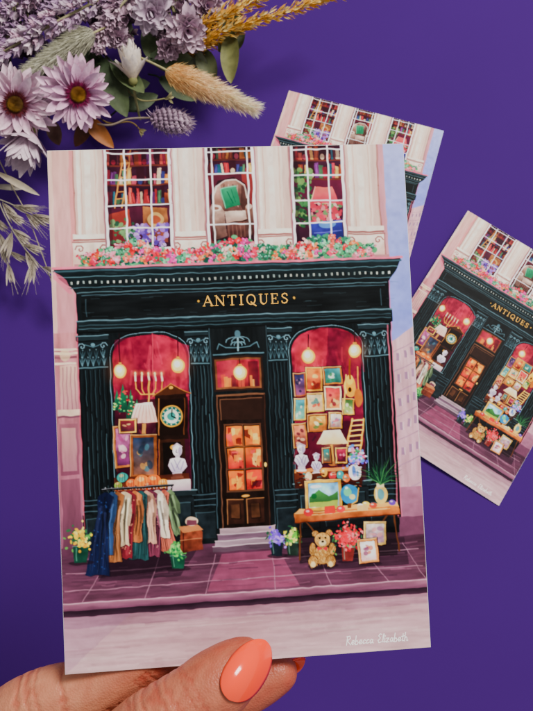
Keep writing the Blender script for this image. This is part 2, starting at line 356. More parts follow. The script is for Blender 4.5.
def bust(x,y,s):
    poly([(x-6.6*s,y+3.2*s),(x-5*s,y-1.9*s),(x-2*s,y-3.2*s),(x+2*s,y-3.2*s),(x+5*s,y-1.9*s),(x+6.6*s,y+3.2*s),(x+3.2*s,y+7.4*s),(x-3.2*s,y+7.4*s)],'#2a0a1a',px=True,a=.7)
    ell(x,y-7*s,3*s,3.9*s,'#f4eeee',px=True); prect(x-1.4*s,y-4.5*s,x+1.4*s,y-1*s,'#cfc0cc')
    poly([(x-6*s,y+3*s),(x-4.5*s,y-1.5*s),(x,y-2.6*s),(x+4.5*s,y-1.5*s),(x+6*s,y+3*s),(x+3*s,y+7*s),(x-3*s,y+7*s)],'#fbf6f6','#b8a6be',px=True)
    prect(x-3*s,y+7*s,x+3*s,y+10*s,'#c8b8c6'); prect(x-4*s,y+9.4*s,x+4*s,y+11*s,'#ece2e4')
    for (a_,b2,c2,d2) in ((-2,-1,1,5),(2,-1,-.5,4),(-4,1,-1.5,6),(3.6,0,2,5.5)): line([(x+a_*s,y+b2*s),(x+c2*s,y+d2*s)],.9,'#85749c',a=.8,px=True)
    ell(x+1.5*s,y-6.6*s,1.2*s,2.6*s,'#9a88a8',a=.8,px=True); line([(x-3*s,y-9*s),(x-.5*s,y-11*s),(x+2.8*s,y-9.4*s)],1.6,'#bcaaba',px=True); line([(x-.6*s,y-7.4*s),(x-1*s,y-6*s),(x-.2*s,y-5.6*s)],.7,'#6d5d78',px=True)
# left window
poly([(150,338),(186,350),(186,405),(150,400)],'#b8244e',a=.6,px=True); poly([(113,345),(150,338),(150,400),(113,410)],'#740c30',a=.6,px=True)
for k in range(60): x=U(116,184); y=U(345,400); line([(x,y),(x+U(-6,6),y+U(8,22))],U(1,3.4),random.choice(['#c83458','#5e0824','#a81840','#d84c6a','#8a1438']),a=.35,px=True)
line([(150,338),(151,400)],.8,'#e0606e',a=.6,px=True); line([(113,408),(186,400)],1,'#d04c58',a=.5,px=True)
prect(113,404,186,494,'#2c0618',a=.75)
for k in range(40): x=U(114,184); y=U(408,490); line([(x,y),(x+U(-3,3),y+U(3,9))],U(1,2.4),random.choice(['#6a1c34','#48202c','#7a3a2c','#341020','#8a3048']),a=.6,px=True)
for xx,yy,h_ in ((115,404,16),(121,402,22),(128,408,24),(134,412,15)):
    poly([(xx-5,yy+h_*.7),(xx,yy-h_*.6),(xx+5,yy+h_*.7)],'#247a54','#10402f',px=True)
    for k in range(16): x=xx+U(-3.5,3.5); y=yy+U(-h_*.3,h_*.65); ell(x,y,1,.8,random.choice(['#62b06c','#a4d48c','#e8bc58','#dc4242','#449a62']),px=True)
for dx in (-13,-6.5,0,6.5,13):
    line([(146,399),(146+dx*.6,399),(146+dx,394),(146+dx,386)],1.2,'#d8a444',px=True); prect(146+dx-.9,380,146+dx+.9,386,'#f4e0c4'); glow(146+dx,378,5,'#ffcc68',.7,px=True); ell(146+dx,378.5,.9,1.7,'#fff0b0',px=True)
line([(146,386),(146,412)],1.8,'#d8a444',px=True)
prect(153,397,184,444,'#2a120c','#1a0a06',nz=.25); poly([(150,401),(160,394),(168,388),(177,393),(187,398)],'#4c2614',px=True); line([(150,401),(160,394),(168,388),(177,393),(187,398)],1.1,'#b8743a',px=True); ell(168,392,2.2,1.8,'#e0a84c',px=True)
prect(156,404,181,440,'#160805'); line([(156,404),(156,440)],1.1,'#b07440',px=True); line([(181,403),(181,439)],.9,'#7a4624',px=True)
ell(168.5,421,11,11,'#d09a3c',px=True); ell(168.5,421,9.4,9.4,'#12605e',px=True); ell(168.5,421,7.2,7.2,'#cfdcc8',px=True); ell(168.5,421,4.2,4.2,'#3a8c84',px=True)
for k in range(12): a_=k/12*6.28; ell(168.5+8.3*math.cos(a_),421+8.3*math.sin(a_),.7,.7,'#f0e0b4',px=True)
line([(168.5,421),(168.5,414.5)],1,'#0a0808',px=True); line([(168.5,421),(173,423)],1,'#0a0808',px=True)
prect(156,444,182,484,'#34180d','#1c0a05',nz=.25); prect(160,447,178,480,'#0e0604'); line([(156,444),(156,484)],1,'#985c30',px=True); ell(169,452,2.6,2.6,'#d09c40',px=True)
poly([(133,408),(150,407),(155,427),(128,428)],'#fdf2e8','#f0b8a8',px=True); glow(141,418,19,'#ffc8b0',.45,px=True); prect(139.6,428,143,441,'#c08a48')
for k in range(6): line([(135.6+k*2.5,410),(130.5+k*4.4,427)],.7,'#cc8878',a=.8,px=True)
frame(112,431,131,472,'#b87034','#c478a0','#5e2450',2.4,-.03,('#e0a0b8','#984474','#eccac4')); frame(128,440,154,482,'#8a5028','#243450','#7a5040',3,.04,('#44707c','#b88a50','#1f2e42')); frame(117,424,134,438,'#e0a84c','#7c2434','#421824',1.6,0,('#d0b074',))
bust(174,466,1.6)
prect(112,480,186,494,'#4e1e12','#884624',a=.85)
for xx,yy,r_,c_ in ((120,482,5.8,'#2a9e94'),(129,488,5,'#d46a34'),(139,486,7,'#e67e2e'),(151,485,6.8,'#da6a20'),(160,488,5.2,'#e8a23e'),(145,491,4.2,'#bc4c26'),(116,490,4.2,'#84a850')):
    ell(xx+.6,yy+.6,r_,r_*.88,'#2a0a0a',a=.5,px=True); ell(xx,yy,r_,r_*.85,c_,px=True); ell(xx-1,yy-1.8,r_*.45,r_*.3,'#ffd8a0',a=.65,px=True)
    for k in (-1,0,1): line([(xx+k*r_*.4,yy-r_*.6),(xx+k*r_*.5,yy+r_*.6)],.7,'#7c2412',a=.55,px=True)
prect(164,484,187,495,'#f0e2dc','#b898a6')
globe(118,376,6.5,339); globe(175,370,6.7,341)
# right window
poly([(292,345),(318,330),(326,330),(318,480),(292,484)],'#aa1a42',a=.6,px=True); poly([(326,330),(360,340),(360,480),(320,480)],'#660c2e',a=.6,px=True)
for k in range(60): x=U(293,358); y=U(338,400); line([(x,y),(x+U(-6,6),y+U(8,22))],U(1,3.4),random.choice(['#c83458','#5e0824','#a81840','#d84c6a','#8a1438']),a=.35,px=True)
prect(291,425,360,486,'#30081a',a=.6)
for k in range(40): x=U(292,358); y=U(425,480); line([(x,y),(x+U(-3,3),y+U(3,9))],U(1,2.4),random.choice(['#6a1c34','#48202c','#7a3a2c','#341020','#8a3048']),a=.6,px=True)
frame(303,371,320,395,'#e0a438','#e88038','#983424',1.8,.04,('#f8c878','#6c1c1c')); frame(321,370,340,388,'#b86c28','#50a0a4','#285c4e',1.6,-.03,('#d8e2cc','#286c42'))
frame(303,397,321,416,'#ecb648','#f4e2b8','#d8a070',1.6,-.03,('#c84434','#447c7c')); frame(322,390,339,414,'#f4e2b8','#c83442','#e09456',1.6,.03,('#ecca84','#6c1830')); frame(305,418,324,435,'#a05e28','#e8b854','#b8662c',1.6,.02,('#447044','#f8e8b4')); frame(326,416,340,432,'#d89c3a','#e8dec8','#b89090',1.5,.04,('#5e76a4','#c86474'))
frame(291,377,303,400,'#985028','#343460','#7c4260',1.4,0,('#d094a4','#1c1c38')); frame(291,402,303,424,'#e0a848','#347c8c','#7cb094',1.4,.03,('#ece2c4',)); frame(290,427,304,452,'#b87830','#e08c64','#843c40',1.5,-.03,('#f0caa4','#501c2c')); frame(340,402,352,418,'#d0943a','#507e44','#b8c074',1.4,.05,('#e4e4c4',))
ell(348,390,6.4,11,'#e4a02c',px=True); ell(348,383,3.8,5.4,'#f4c450',px=True); line([(348,362),(348,382)],2,'#7c4214',px=True); ell(348,393,1.7,2.2,'#421608',px=True); line([(343,387),(344,396)],1.1,'#fff0ac',a=.85,px=True)
ell(356.5,401,4.2,9.4,'#b86c20',px=True); line([(341,412),(344,378)],1.5,'#f0cc60',px=True); line([(356,370),(357,392)],1.4,'#d89c40',px=True)
line([(342,464),(350,422)],2,'#ecb044',px=True); line([(358,463),(362,422)],2,'#ecb044',px=True)
for k in range(8): t=k/7; line([(343.5+6*t,460-36*t),(358.5+3*t,459-36*t)],1.6,'#f8d06c',px=True)
poly([(321,434),(338,433),(346,447),(313,448)],'#fff4dc','#f4d098',px=True); glow(330,446,19,'#ffcc74',.5,px=True); prect(328.4,448,331,467,'#d09840'); ell(330,467,5,2.2,'#a86832',px=True)
prect(291,474,360,490,'#6c301c','#32100c',nz=.25); prect(291,471,360,474.5,'#d88a48')
bust(298,461,1.25); bust(313,467,.95)
ell(353,475,6.8,7.6,'#f4eef0',px=True); ell(352,474,2,5,'#446ec0',a=.85,px=True); ell(355.8,476,1.4,3,'#446ec0',a=.7,px=True)
for k in range(100): x=353+random.gauss(0,5.8); y=461+random.gauss(0,4.4); ell(x,y,U(.9,2),U(.8,1.6),random.choice(['#6090d8','#b494e4','#e06290','#388c60','#d0d8f0','#5850c4','#ec94ac']),px=True)
for xx,yy,c_ in ((321,476,'#e0a844'),(338,478,'#309898'),(330,479,'#c82c3e'),(305,480,'#f0d4a8'),(344,481,'#e07036')): ell(xx,yy,3.8,4.4,c_,px=True); ell(xx-1,yy-1.4,1.2,1.3,'#fff4dc',a=.75,px=True)
frame(319,451,328,467,'#8c5028','#2a7c7c','#5e4234',1.4,0,('#d8c894',)); frame(333,451,345,467,'#e4b04a','#b82c58','#440e24',1.4,.05,('#e894a0',))
for k in range(40): x=U(292,358); y=U(475,489); line([(x,y),(x+U(1,4),y+U(-1,1))],U(.8,1.6),random.choice(['#e8ac68','#c84c3c','#240810','#f0e0a4','#448c8c']),a=.75,px=True)
globe(306,360,6.7,338); globe(353,354,6.5,334)
# stall risers
for x0,x1 in ((108,186),(290,362)):
    rect(x0,498,x1,543,'#12191d','#0d1215',kind='h',nz=.25)
    nn=3; ww=(x1-x0)/nn
    for k in range(nn):
        a_=x0+k*ww+3; b_=x0+(k+1)*ww-3; rect(a_,503,b_,536,'#1a252a','#131b1f',nz=.25); line([(a_,536),(a_,503),(b_,503)],.9,'#5c7c86',a=.65); line([(a_,536),(b_,536),(b_,503)],.9,'#060809')
# ---- door
rect(208,331,267,532,'#0e1315','#0b0f11',kind='v',nz=.25)
line([(209,331),(209,530)],1.2,'#46606a',a=.8); line([(266,331),(266,530)],1,'#46606a',a=.6)
for sg in (-1,1):
    for rr,yy in ((9,346),(5.5,349)):
        line([(237+sg*rr*(.3+math.cos(t)),yy-rr*.55*math.sin(t)) for t in [i*.42 for i in range(9)]],1.2,'#6c8c96',a=.9)
    line([(237,352),(237+sg*12,351),(237+sg*19,347),(237+sg*21,352)],1.2,'#5c7c86',a=.9)
line([(237,335),(237,355)],1.8,'#84a4ac'); ell(237,338,3,4,'#4f6e78'); line([(212,357.5),(262,357.5)],1.4,'#5c7c86')
rect(211,360,261,395,'#2a1814'); rect(213,362,259,393,'#7c4e32',nz=.2); rect(215,364,257,391,'#a0183c','#641022',nz=.3)
poly([(215,364),(236,364),(230,391),(215,391)],'#c83c5c',a=.5); rect(246,366,256,391,'#440a1c',a=.7)
for k in range(14): x=U(217,253); y=378+U(0,6); rect(x,y,x+U(2,5),391,random.choice(['#e08c3c','#501226','#c84838','#342634','#ecb458']),a=.8)
globe(237,377,6.7,363)
rect(213,398,262,532,'#1f100c','#160a07',kind='v',nz=.3); rect(213,398,262,400,'#74503a'); line([(214,399),(214,531)],1.3,'#6c4a38'); line([(261,399),(261,531)],1,'#42261c')
rect(217,403,258,424,'#2c1812'); line([(217,424),(217,403),(258,403)],.9,'#7c5640')
rect(219,428,257,496,'#5e3c2a')
for r_ in range(3):
    for c_ in range(2):
        x0=221+c_*18; y0=430+r_*22; rect(x0,y0,x0+16,y0+20,random.choice(['#e46820','#d84424','#ec8830']),random.choice(['#a82024','#901424','#d05e1c']),nz=.3)
        for k in range(7): x=x0+U(0,12); y=y0+U(1,14); poly([(x,y),(min(x+U(3,7),x0+16),y+U(-1,1)),(min(x+U(2,6),x0+16),min(y+U(4,10),y0+20)),(x,min(y+U(3,9),y0+20))],random.choice(['#f0b046','#6c121c','#fcd880','#c8282c','#440a16','#e88c34','#d8445c']),a=.75)
        line([(x0,y0+20),(x0,y0),(x0+16,y0)],1,'#1c0a06')
glow(239,455,26,'#ff9840',.3)
for c_ in range(2):
    x0=219+c_*20; rect(x0,503,x0+17,527,'#3a1e14','#28120c',nz=.25); line([(x0,527),(x0,503),(x0+17,503)],1.0,'#9a6e48'); rect(x0+4,508,x0+13,522,'#50301e',nz=.25); line([(x0+4,522),(x0+13,522),(x0+13,508)],.8,'#120604')
ell(238,500,4,1.2,'#d89c4a'); ell(259,470,1.4,2.4,'#f0c870')
# ---- pavement, kerb, road
rect(54,545,419,606,'#4c2a3e','#6e4358',kind='h',nz=.2)
rect(54,541,80,549,'#5c344a'); rect(392,530,419,549,'#6c4058')
for y0,c_ in ((531,'#988088'),(537,'#685060'),(543,'#98808c'),(548.5,'#584250')):
    e=(y0-531)*.45; rect(211-e,y0,266+e,y0+5.6,c_,kind='h',nz=.18); line([(211-e,y0),(266+e,y0)],.9,'#d8c2c8',a=.8)
poly([(212,556),(268,556),(288,592),(196,592)],'#b45a7c',a=.45); poly([(108,550),(188,550),(170,575),(90,575)],'#22101e',a=.55); poly([(290,550),(396,550),(400,578),(300,578)],'#22101e',a=.5)
for a_ in ((60,566,410,563),(58,583,414,580)): line([(a_[0],a_[1]),(a_[2],a_[3])],1,'#b48c9c',a=.7)
for x0,x1 in ((100,70),(150,132),(206,192),(262,264),(306,322),(350,382),(394,420)): line([(x0,556),(x0+(x1-x0)*.9,596)],.9,'#b48c9c',a=.6)
for k in range(110): x=U(56,410); y=U(550,596); line([(x,y),(x+U(6,30),y+U(-.7,.7))],U(.6,1.8),random.choice(['#845268','#3a1e32','#a06c84','#5c364c']),a=.35)
rect(54,595,419,602,'#946478','#70445c',kind='h',nz=.15); rect(54,602,419,608,'#281624','#462a3c',kind='h',nz=.15); line([(54,595),(419,594.5)],1.2,'#c89cac',a=.9)
rect(54,608,419,664,'#b68c96','#cfaaae',kind='h',nz=.1); rect(54,608,419,619,'#8a6276',a=.5,kind='h',nz=.2)
for k in range(110): x=U(40,410); y=U(612,662); line([(x,y),(x+U(25,90),y+U(-1,1))],U(1,3.4),random.choice(['#dabcbc','#a87e8a','#c8a2a8','#b08890']),a=.25)
poly([(54,608),(120,608),(54,664)],'#96708c',a=.3)
# ---- clothes rail
poly([(100,560),(168,552),(172,572),(96,582)],'#1a0a16',a=.6,px=True)
line([(101,495),(97,576)],1.6,'#0a0a0c',px=True); line([(168,490),(170,562)],1.6,'#0a0a0c',px=True); line([(92,578),(104,573)],1.6,'#0a0a0c',px=True)
prect(102,498,168,552,'#1c0c16',a=.9)
def garment(x,c_,L_,w_,k,sl=0,pat=0,dress=0):
    y=497-(x-103)*.05; cc=hx(c_); W_=w_*.66
    prof=[(0,.16),(4,.95),(10,.9),(22,.66 if dress else .9),(L_*.6,1.0),(L_*.85,1.25 if dress else 1.1),(L_,1.5 if dress else 1.15)]
    def off(t): return k*(t/L_)**1.3+1.2*math.sin(t/L_*5+x)
    R__=[(x+off(t)+W_*f,y+t+(U(-1.5,1.5) if t>L_*.9 else 0)) for t,f in prof]; L__=[(x+off(t)-W_*f,y+t+(U(-1.5,1.5) if t>L_*.9 else 0)) for t,f in prof]
    hem=[(x+off(L_)+W_*f*(1.4 if dress else 1.05),y+L_+U(-2.2,1.6)) for f in (.6,.2,-.2,-.6)]
    pts=R__+hem+L__[::-1]
    poly([(a+.9,b2+.6) for a,b2 in pts],'#120610',a=.5,px=True); poly(pts,c_,px=True,nz=.3,kind='v')
    if sl:
        for sg in (-1,1): poly([(x+sg*W_*.9,y+4),(x+sg*(W_+2.2)+k*.4,y+sl*.6),(x+sg*(W_+1)+k*.6,y+sl+2),(x+sg*(W_-2.5)+k*.6,y+sl+2),(x+sg*(W_-2),y+14)],np.clip(cc*(.8 if sg>0 else 1.1),0,1),px=True,nz=.2)
    for q in range(10):
        o_=U(-.85,.85)*W_; t0=U(5,24); dk=q%2; cu=U(-2.5,2.5); te=L_-U(1,8)
        line([(x+off(t0)+o_*.7,y+t0),(x+off((t0+te)/2)+o_+cu,y+(t0+te)/2),(x+off(te)+o_*(1.4 if dress else 1.1),y+te)],2.2,np.clip(cc*.36 if dk else cc*1.2+.12,0,1),a=.55,px=True,w2=.5)
    if pat:
        for q in range(24): t=U(8,L_-4); ell(x+off(t)+U(-.9,.9)*W_,y+t,.8,.8,pat,a=.6,px=True)
    line([(x-2,y-1.5),(x+.3,y-4.5),(x+2,y-1.5)],.7,'#b0b0b6',px=True)
garment(166,'#5e7052',46,8,7,22); garment(160,'#a85a4a',62,9,5,0,0,1); garment(155,'#d4c0ac',48,10,4,28); garment(149,'#6c3046',66,9,1,0,'#c8948a'); garment(144,'#c0927c',52,10,3,24)
garment(138,'#244a4c',68,10,-1,0,0,1); garment(132,'#b06c42',50,10,1,30); garment(126,'#7c2432',66,10,-3,0,'#d0a880'); garment(121,'#ccb494',54,11,-3,32); garment(115,'#94603a',70,10,-6,0,0,1); garment(109,'#2e486e',62,10,-7,28); garment(103,'#11183a',82,12,-9,0,'#34508a',1)
line([(100,494.6),(169,489.6)],2.2,'#0a0a0c',px=True); line([(100,494),(169,489)],.6,'#8a8c94',px=True)
# ---- pots and boxes
def potplant(x,y,pw,ph,pc,cols,n_,sx,sy,oy,lc=('#386e46','#28543c','#629850')):
    ell(x+1,y+ph*.5,pw*.8,2.2,'#1a0a16',a=.55,px=True)
    for _ in range(n_): ell(x+random.gauss(0,sx),y-ph*.5-oy+random.gauss(0,sy)+1,U(1,2.6),U(.7,1.4),random.choice(lc),U(0,3),px=True)
    poly([(x-pw*.5,y-ph*.5),(x+pw*.5,y-ph*.5),(x+pw*.38,y+ph*.5),(x-pw*.38,y+ph*.5)],pc,px=True,nz=.2); line([(x-pw*.5,y-ph*.5),(x+pw*.5,y-ph*.5)],1.2,'#7aa494',a=.6,px=True); line([(x-pw*.3,y-ph*.4),(x-pw*.24,y+ph*.35)],1.1,'#8cb8a4',a=.5,px=True)
    for _ in range(n_): ell(x+random.gauss(0,sx*.9),y-ph*.5-oy-1+random.gauss(0,sy*.9),U(.9,2),U(.8,1.6),random.choice(cols),U(0,3),px=True)
potplant(79,559,15,16,'#124234',['#f4cc38','#e8b428','#f8e47c','#d89820'],80,5,6,8)
potplant(174,566,15,13,'#124634',['#469650','#62b25c','#1c6c42','#98cc74'],70,4.4,4,5)
potplant(273,552,13,13,'#18222c',['#7c56cc','#ac88e4','#6038b0'],70,4.4,4,4); potplant(289,552,13,13,'#203028',['#dccc48','#a6cc50','#62b240','#ece480'],70,4,4,5)
poly([(177,533),(194,530),(199,535),(199,553),(180,557),(177,552)],'#9a5034','#5e281c',px=True,nz=.3); poly([(175,531),(194,528),(200,533),(180,537)],'#b8784c',px=True); line([(180,537),(180,556)],1,'#401410',px=True); ell(188,525,6.6,4.6,'#d8b89c',px=True); prect(183,524,193,529,'#6c3a4a')
line([(177,545),(198,542)],.9,'#c08c64',a=.7,px=True)
# ---- display table
poly([(292,527),(398,518),(396,556),(296,566)],'#080306',a=.5,px=True)
for a_,b_ in (((297,522),(296,562)),((300,522),(330,556)),((392,514),(398,552)),((388,514),(360,552))): line([a_,b_],1.7,'#5e341c',px=True)
poly([(290,517),(398,508),(399,516),(291,526)],'#c87832','#984a26',px=True,nz=.25); poly([(290,517),(398,508),(396,504),(296,512)],'#ecaa62',px=True); line([(291,526),(399,516)],1,'#502012',px=True)
for k in range(16): x=U(296,380); line([(x,519-(x-290)*.083),(x+U(6,16),518-(x-290)*.083)],.8,'#f4c484',a=.6,px=True)
frame(302,483,339,513,'#e0a83a','#6cacdc','#c0d0cc',3)
poly([(306,500),(316,493),(326,499),(335,494),(335,510),(306,510)],'#468444','#2a502e',px=True); poly([(306,506),(335,503),(335,510),(306,510)],'#a0b04c',px=True); ell(311,499,3,3,'#1c5e2e',px=True); ell(313,490,6,1.6,'#ffffff',a=.85,px=True)
ell(347,497,9.4,9.8,'#1c84b4',px=True); ell(345,495,4,4.6,'#74cc92',a=.9,px=True); ell(349.5,500,3.2,2.8,'#e4d088',a=.9,px=True); ell(344,491,1.8,1.3,'#f0fcff',a=.85,px=True); line([(356.5,491),(354.5,504),(347,508.5)],1.4,'#d89c3e',px=True); prect(345,506,349,511,'#6c3e20')
ell(379,497,7.2,9.6,'#e0ba6a',px=True); ell(379,497,3.6,5.6,'#448ca6',a=.8,px=True); prect(375,486,383,490,'#ecd8a4'); line([(374,493),(374.5,501)],1.3,'#fff4cc',a=.85,px=True)
for k in range(64):
    a_=U(-1.25,1.25); L_=U(12,33); bd=U(-4,4); line([(379,487),(379+math.sin(a_)*L_*.5,487-math.cos(a_)*L_*.6),(379+math.sin(a_)*L_+bd,487-math.cos(a_)*L_+abs(a_)*3)],1.1,random.choice(['#143f2c','#245c3c','#0c3022','#4a8450']),px=True,w2=.3)
for x,y,c_,r_ in ((305,515,'#c42830',5),(328,513,'#f4e4d4',4),(338,512,'#dc363e',4.4),(364,507,'#e8c65e',3.8),(391,505,'#6c42a4',3.8),(358,509,'#ece6ec',3.4),(371,508,'#c44836',3.8)): ell(x,y,r_,r_*.75,c_,px=True); ell(x-.8,y-1,r_*.4,r_*.25,'#ffffff',a=.6,px=True)
prect(322,509,332,516,'#d0362e'); prect(355,508,366,513,'#dcb678')
# teddy
def fur(x,y,rx,ry,c_='#bc8a4c'):
    ell(x,y,rx+.6,ry+.6,'#42240f',px=True,a=.6); ell(x,y,rx,ry,c_,px=True,nz=.15)
    for _ in range(int(rx*ry*1.3)): t=U(0,6.28); q=math.sqrt(U(0,1)); x2=x+rx*q*math.cos(t); y2=y+ry*q*math.sin(t); line([(x2,y2),(x2+U(-1,1),y2+1.4)],.6,random.choice(['#e8c486','#7c5228','#d2a462']),a=.7,px=True)
ell(320,568,15,3,'#1a0a16',a=.55,px=True)
fur(319,557,8.5,9.5); fur(310,564,4.6,5.6,'#a8783e'); fur(328,563,4.6,5.6,'#a8783e'); fur(309,552,3.2,6.4,'#ae7e40'); fur(329,551,3.2,6.4,'#ae7e40'); fur(312,536,3,3,'#a8783e'); fur(326,535,3,3,'#a8783e'); fur(319,542,8,7.4,'#ca9a58')
ell(319,545,3.6,3,'#ecd4a2',px=True); ell(319,543.6,1.3,1,'#120806',px=True); ell(316,540.5,1,1,'#120806',px=True); ell(322,540,1,1,'#120806',px=True); ell(310,567,2.4,2.8,'#e2c692',px=True); ell(328,566,2.4,2.8,'#e2c692',px=True)
poly([(314,549),(319,551),(314,553)],'#c4283e',px=True); poly([(324,549),(319,551),(324,553)],'#c4283e',px=True)
potplant(345,556,14,14,'#6c2624',['#d42034','#e04252','#a8122a','#ec7e80','#e03044'],160,6.6,6.6,9)
frame(362,524,384,547,'#e0ba6c','#ecdcd4','#c098ac',2.2,.04,('#a07490','#d89494')); frame(356,541,376,565,'#cc864c','#f0e4dc','#d0a0a0',2.4,-.05,('#c06654','#7c4260'))
ell(368,566,12,2,'#1a0a16',a=.4,px=True)
# soften, deepen, loosen the brushwork a touch
def blur(a):
    b_=a.copy(); b_[1:-1]=(a[:-2]+5*a[1:-1]+a[2:])/7; c_=b_.copy(); c_[:,1:-1]=(b_[:,:-2]+5*b_[:,1:-1]+b_[:,2:])/7; return c_
WX=vnoise(16,22)*1.5+vnoise(60,60)*1.2; WY=vnoise(22,16)*1.5+vnoise(60,60)*1.2
yy_,xx_=np.mgrid[0:ch,0:cw]; sxx=np.clip(xx_+WX,0,cw-1.001); syy=np.clip(yy_+WY,0,ch-1.001)
xi=sxx.astype(int); yi=syy.astype(int); xi=np.minimum(xi,cw-2); yi=np.minimum(yi,ch-2); fx=(sxx-xi)[...,None]; fy=(syy-yi)[...,None]
cv=(cv[yi,xi]*(1-fx)+cv[yi,xi+1]*fx)*(1-fy)+(cv[yi+1,xi]*(1-fx)+cv[yi+1,xi+1]*fx)*fy
cv=blur(cv)
lum=cv@np.array([.3,.59,.11]); cv=np.clip(lum[...,None]+(cv-lum[...,None])*1.06,0,1); cv=np.clip(cv-.03*np.sin(2*np.pi*cv),0.012,.96)
# ================================================================== card pose from its four corners
corn=np.array([(48,152),(404,142),(430,646),(64,676)],float); TZ=0.233
def rodr(r):
    th=np.linalg.norm(r)+1e-12; k=r/th; K=np.array([[0,-k[2],k[1]],[k[2],0,-k[0]],[-k[1],k[0],0]])
    return np.eye(3)+math.sin(th)*K+(1-math.cos(th))*K@K
def res(p):
    R_=rodr(p[:3]); ww,hh=p[5],p[6]
    L_=np.array([(-ww/2,-hh/2,0),(ww/2,-hh/2,0),(ww/2,hh/2,0),(-ww/2,hh/2,0)])
    q=L_@R_.T+np.array([p[3],p[4],TZ]); pr=q[:,:2]/q[:,2:]*F_PX+np.array([266.5,355.5])
    return np.concatenate([(pr-corn).ravel(),p[:2]*8])
p=np.array([0,0,-.04,-.009,.014,.105,.149])
for _ in range(30):
    r0=res(p); J=np.stack([(res(p+np.eye(7)[i]*1e-6)-r0)/1e-6 for i in range(7)],1)
    p=p-np.linalg.lstsq(J,r0,rcond=None)[0]
R_=rodr(p[:3]); CW,CH=p[5],p[6]; ctr=np.array([p[3],p[4],TZ])
MC=Matrix.Identity(4)
for i,v in enumerate((c2w(R_[:,0]),c2w(-R_[:,1]),c2w(-R_[:,2]))):
    for k in range(3): MC[k][i]=v[k]
MC.translation=CAM+c2w(ctr)
def card_depth(px,py):
    d=np.array([(px-266.5)/F_PX,(py-355.5)/F_PX,1.0]); nrm=R_[:,2]; return float(nrm@ctr/(nrm@d))
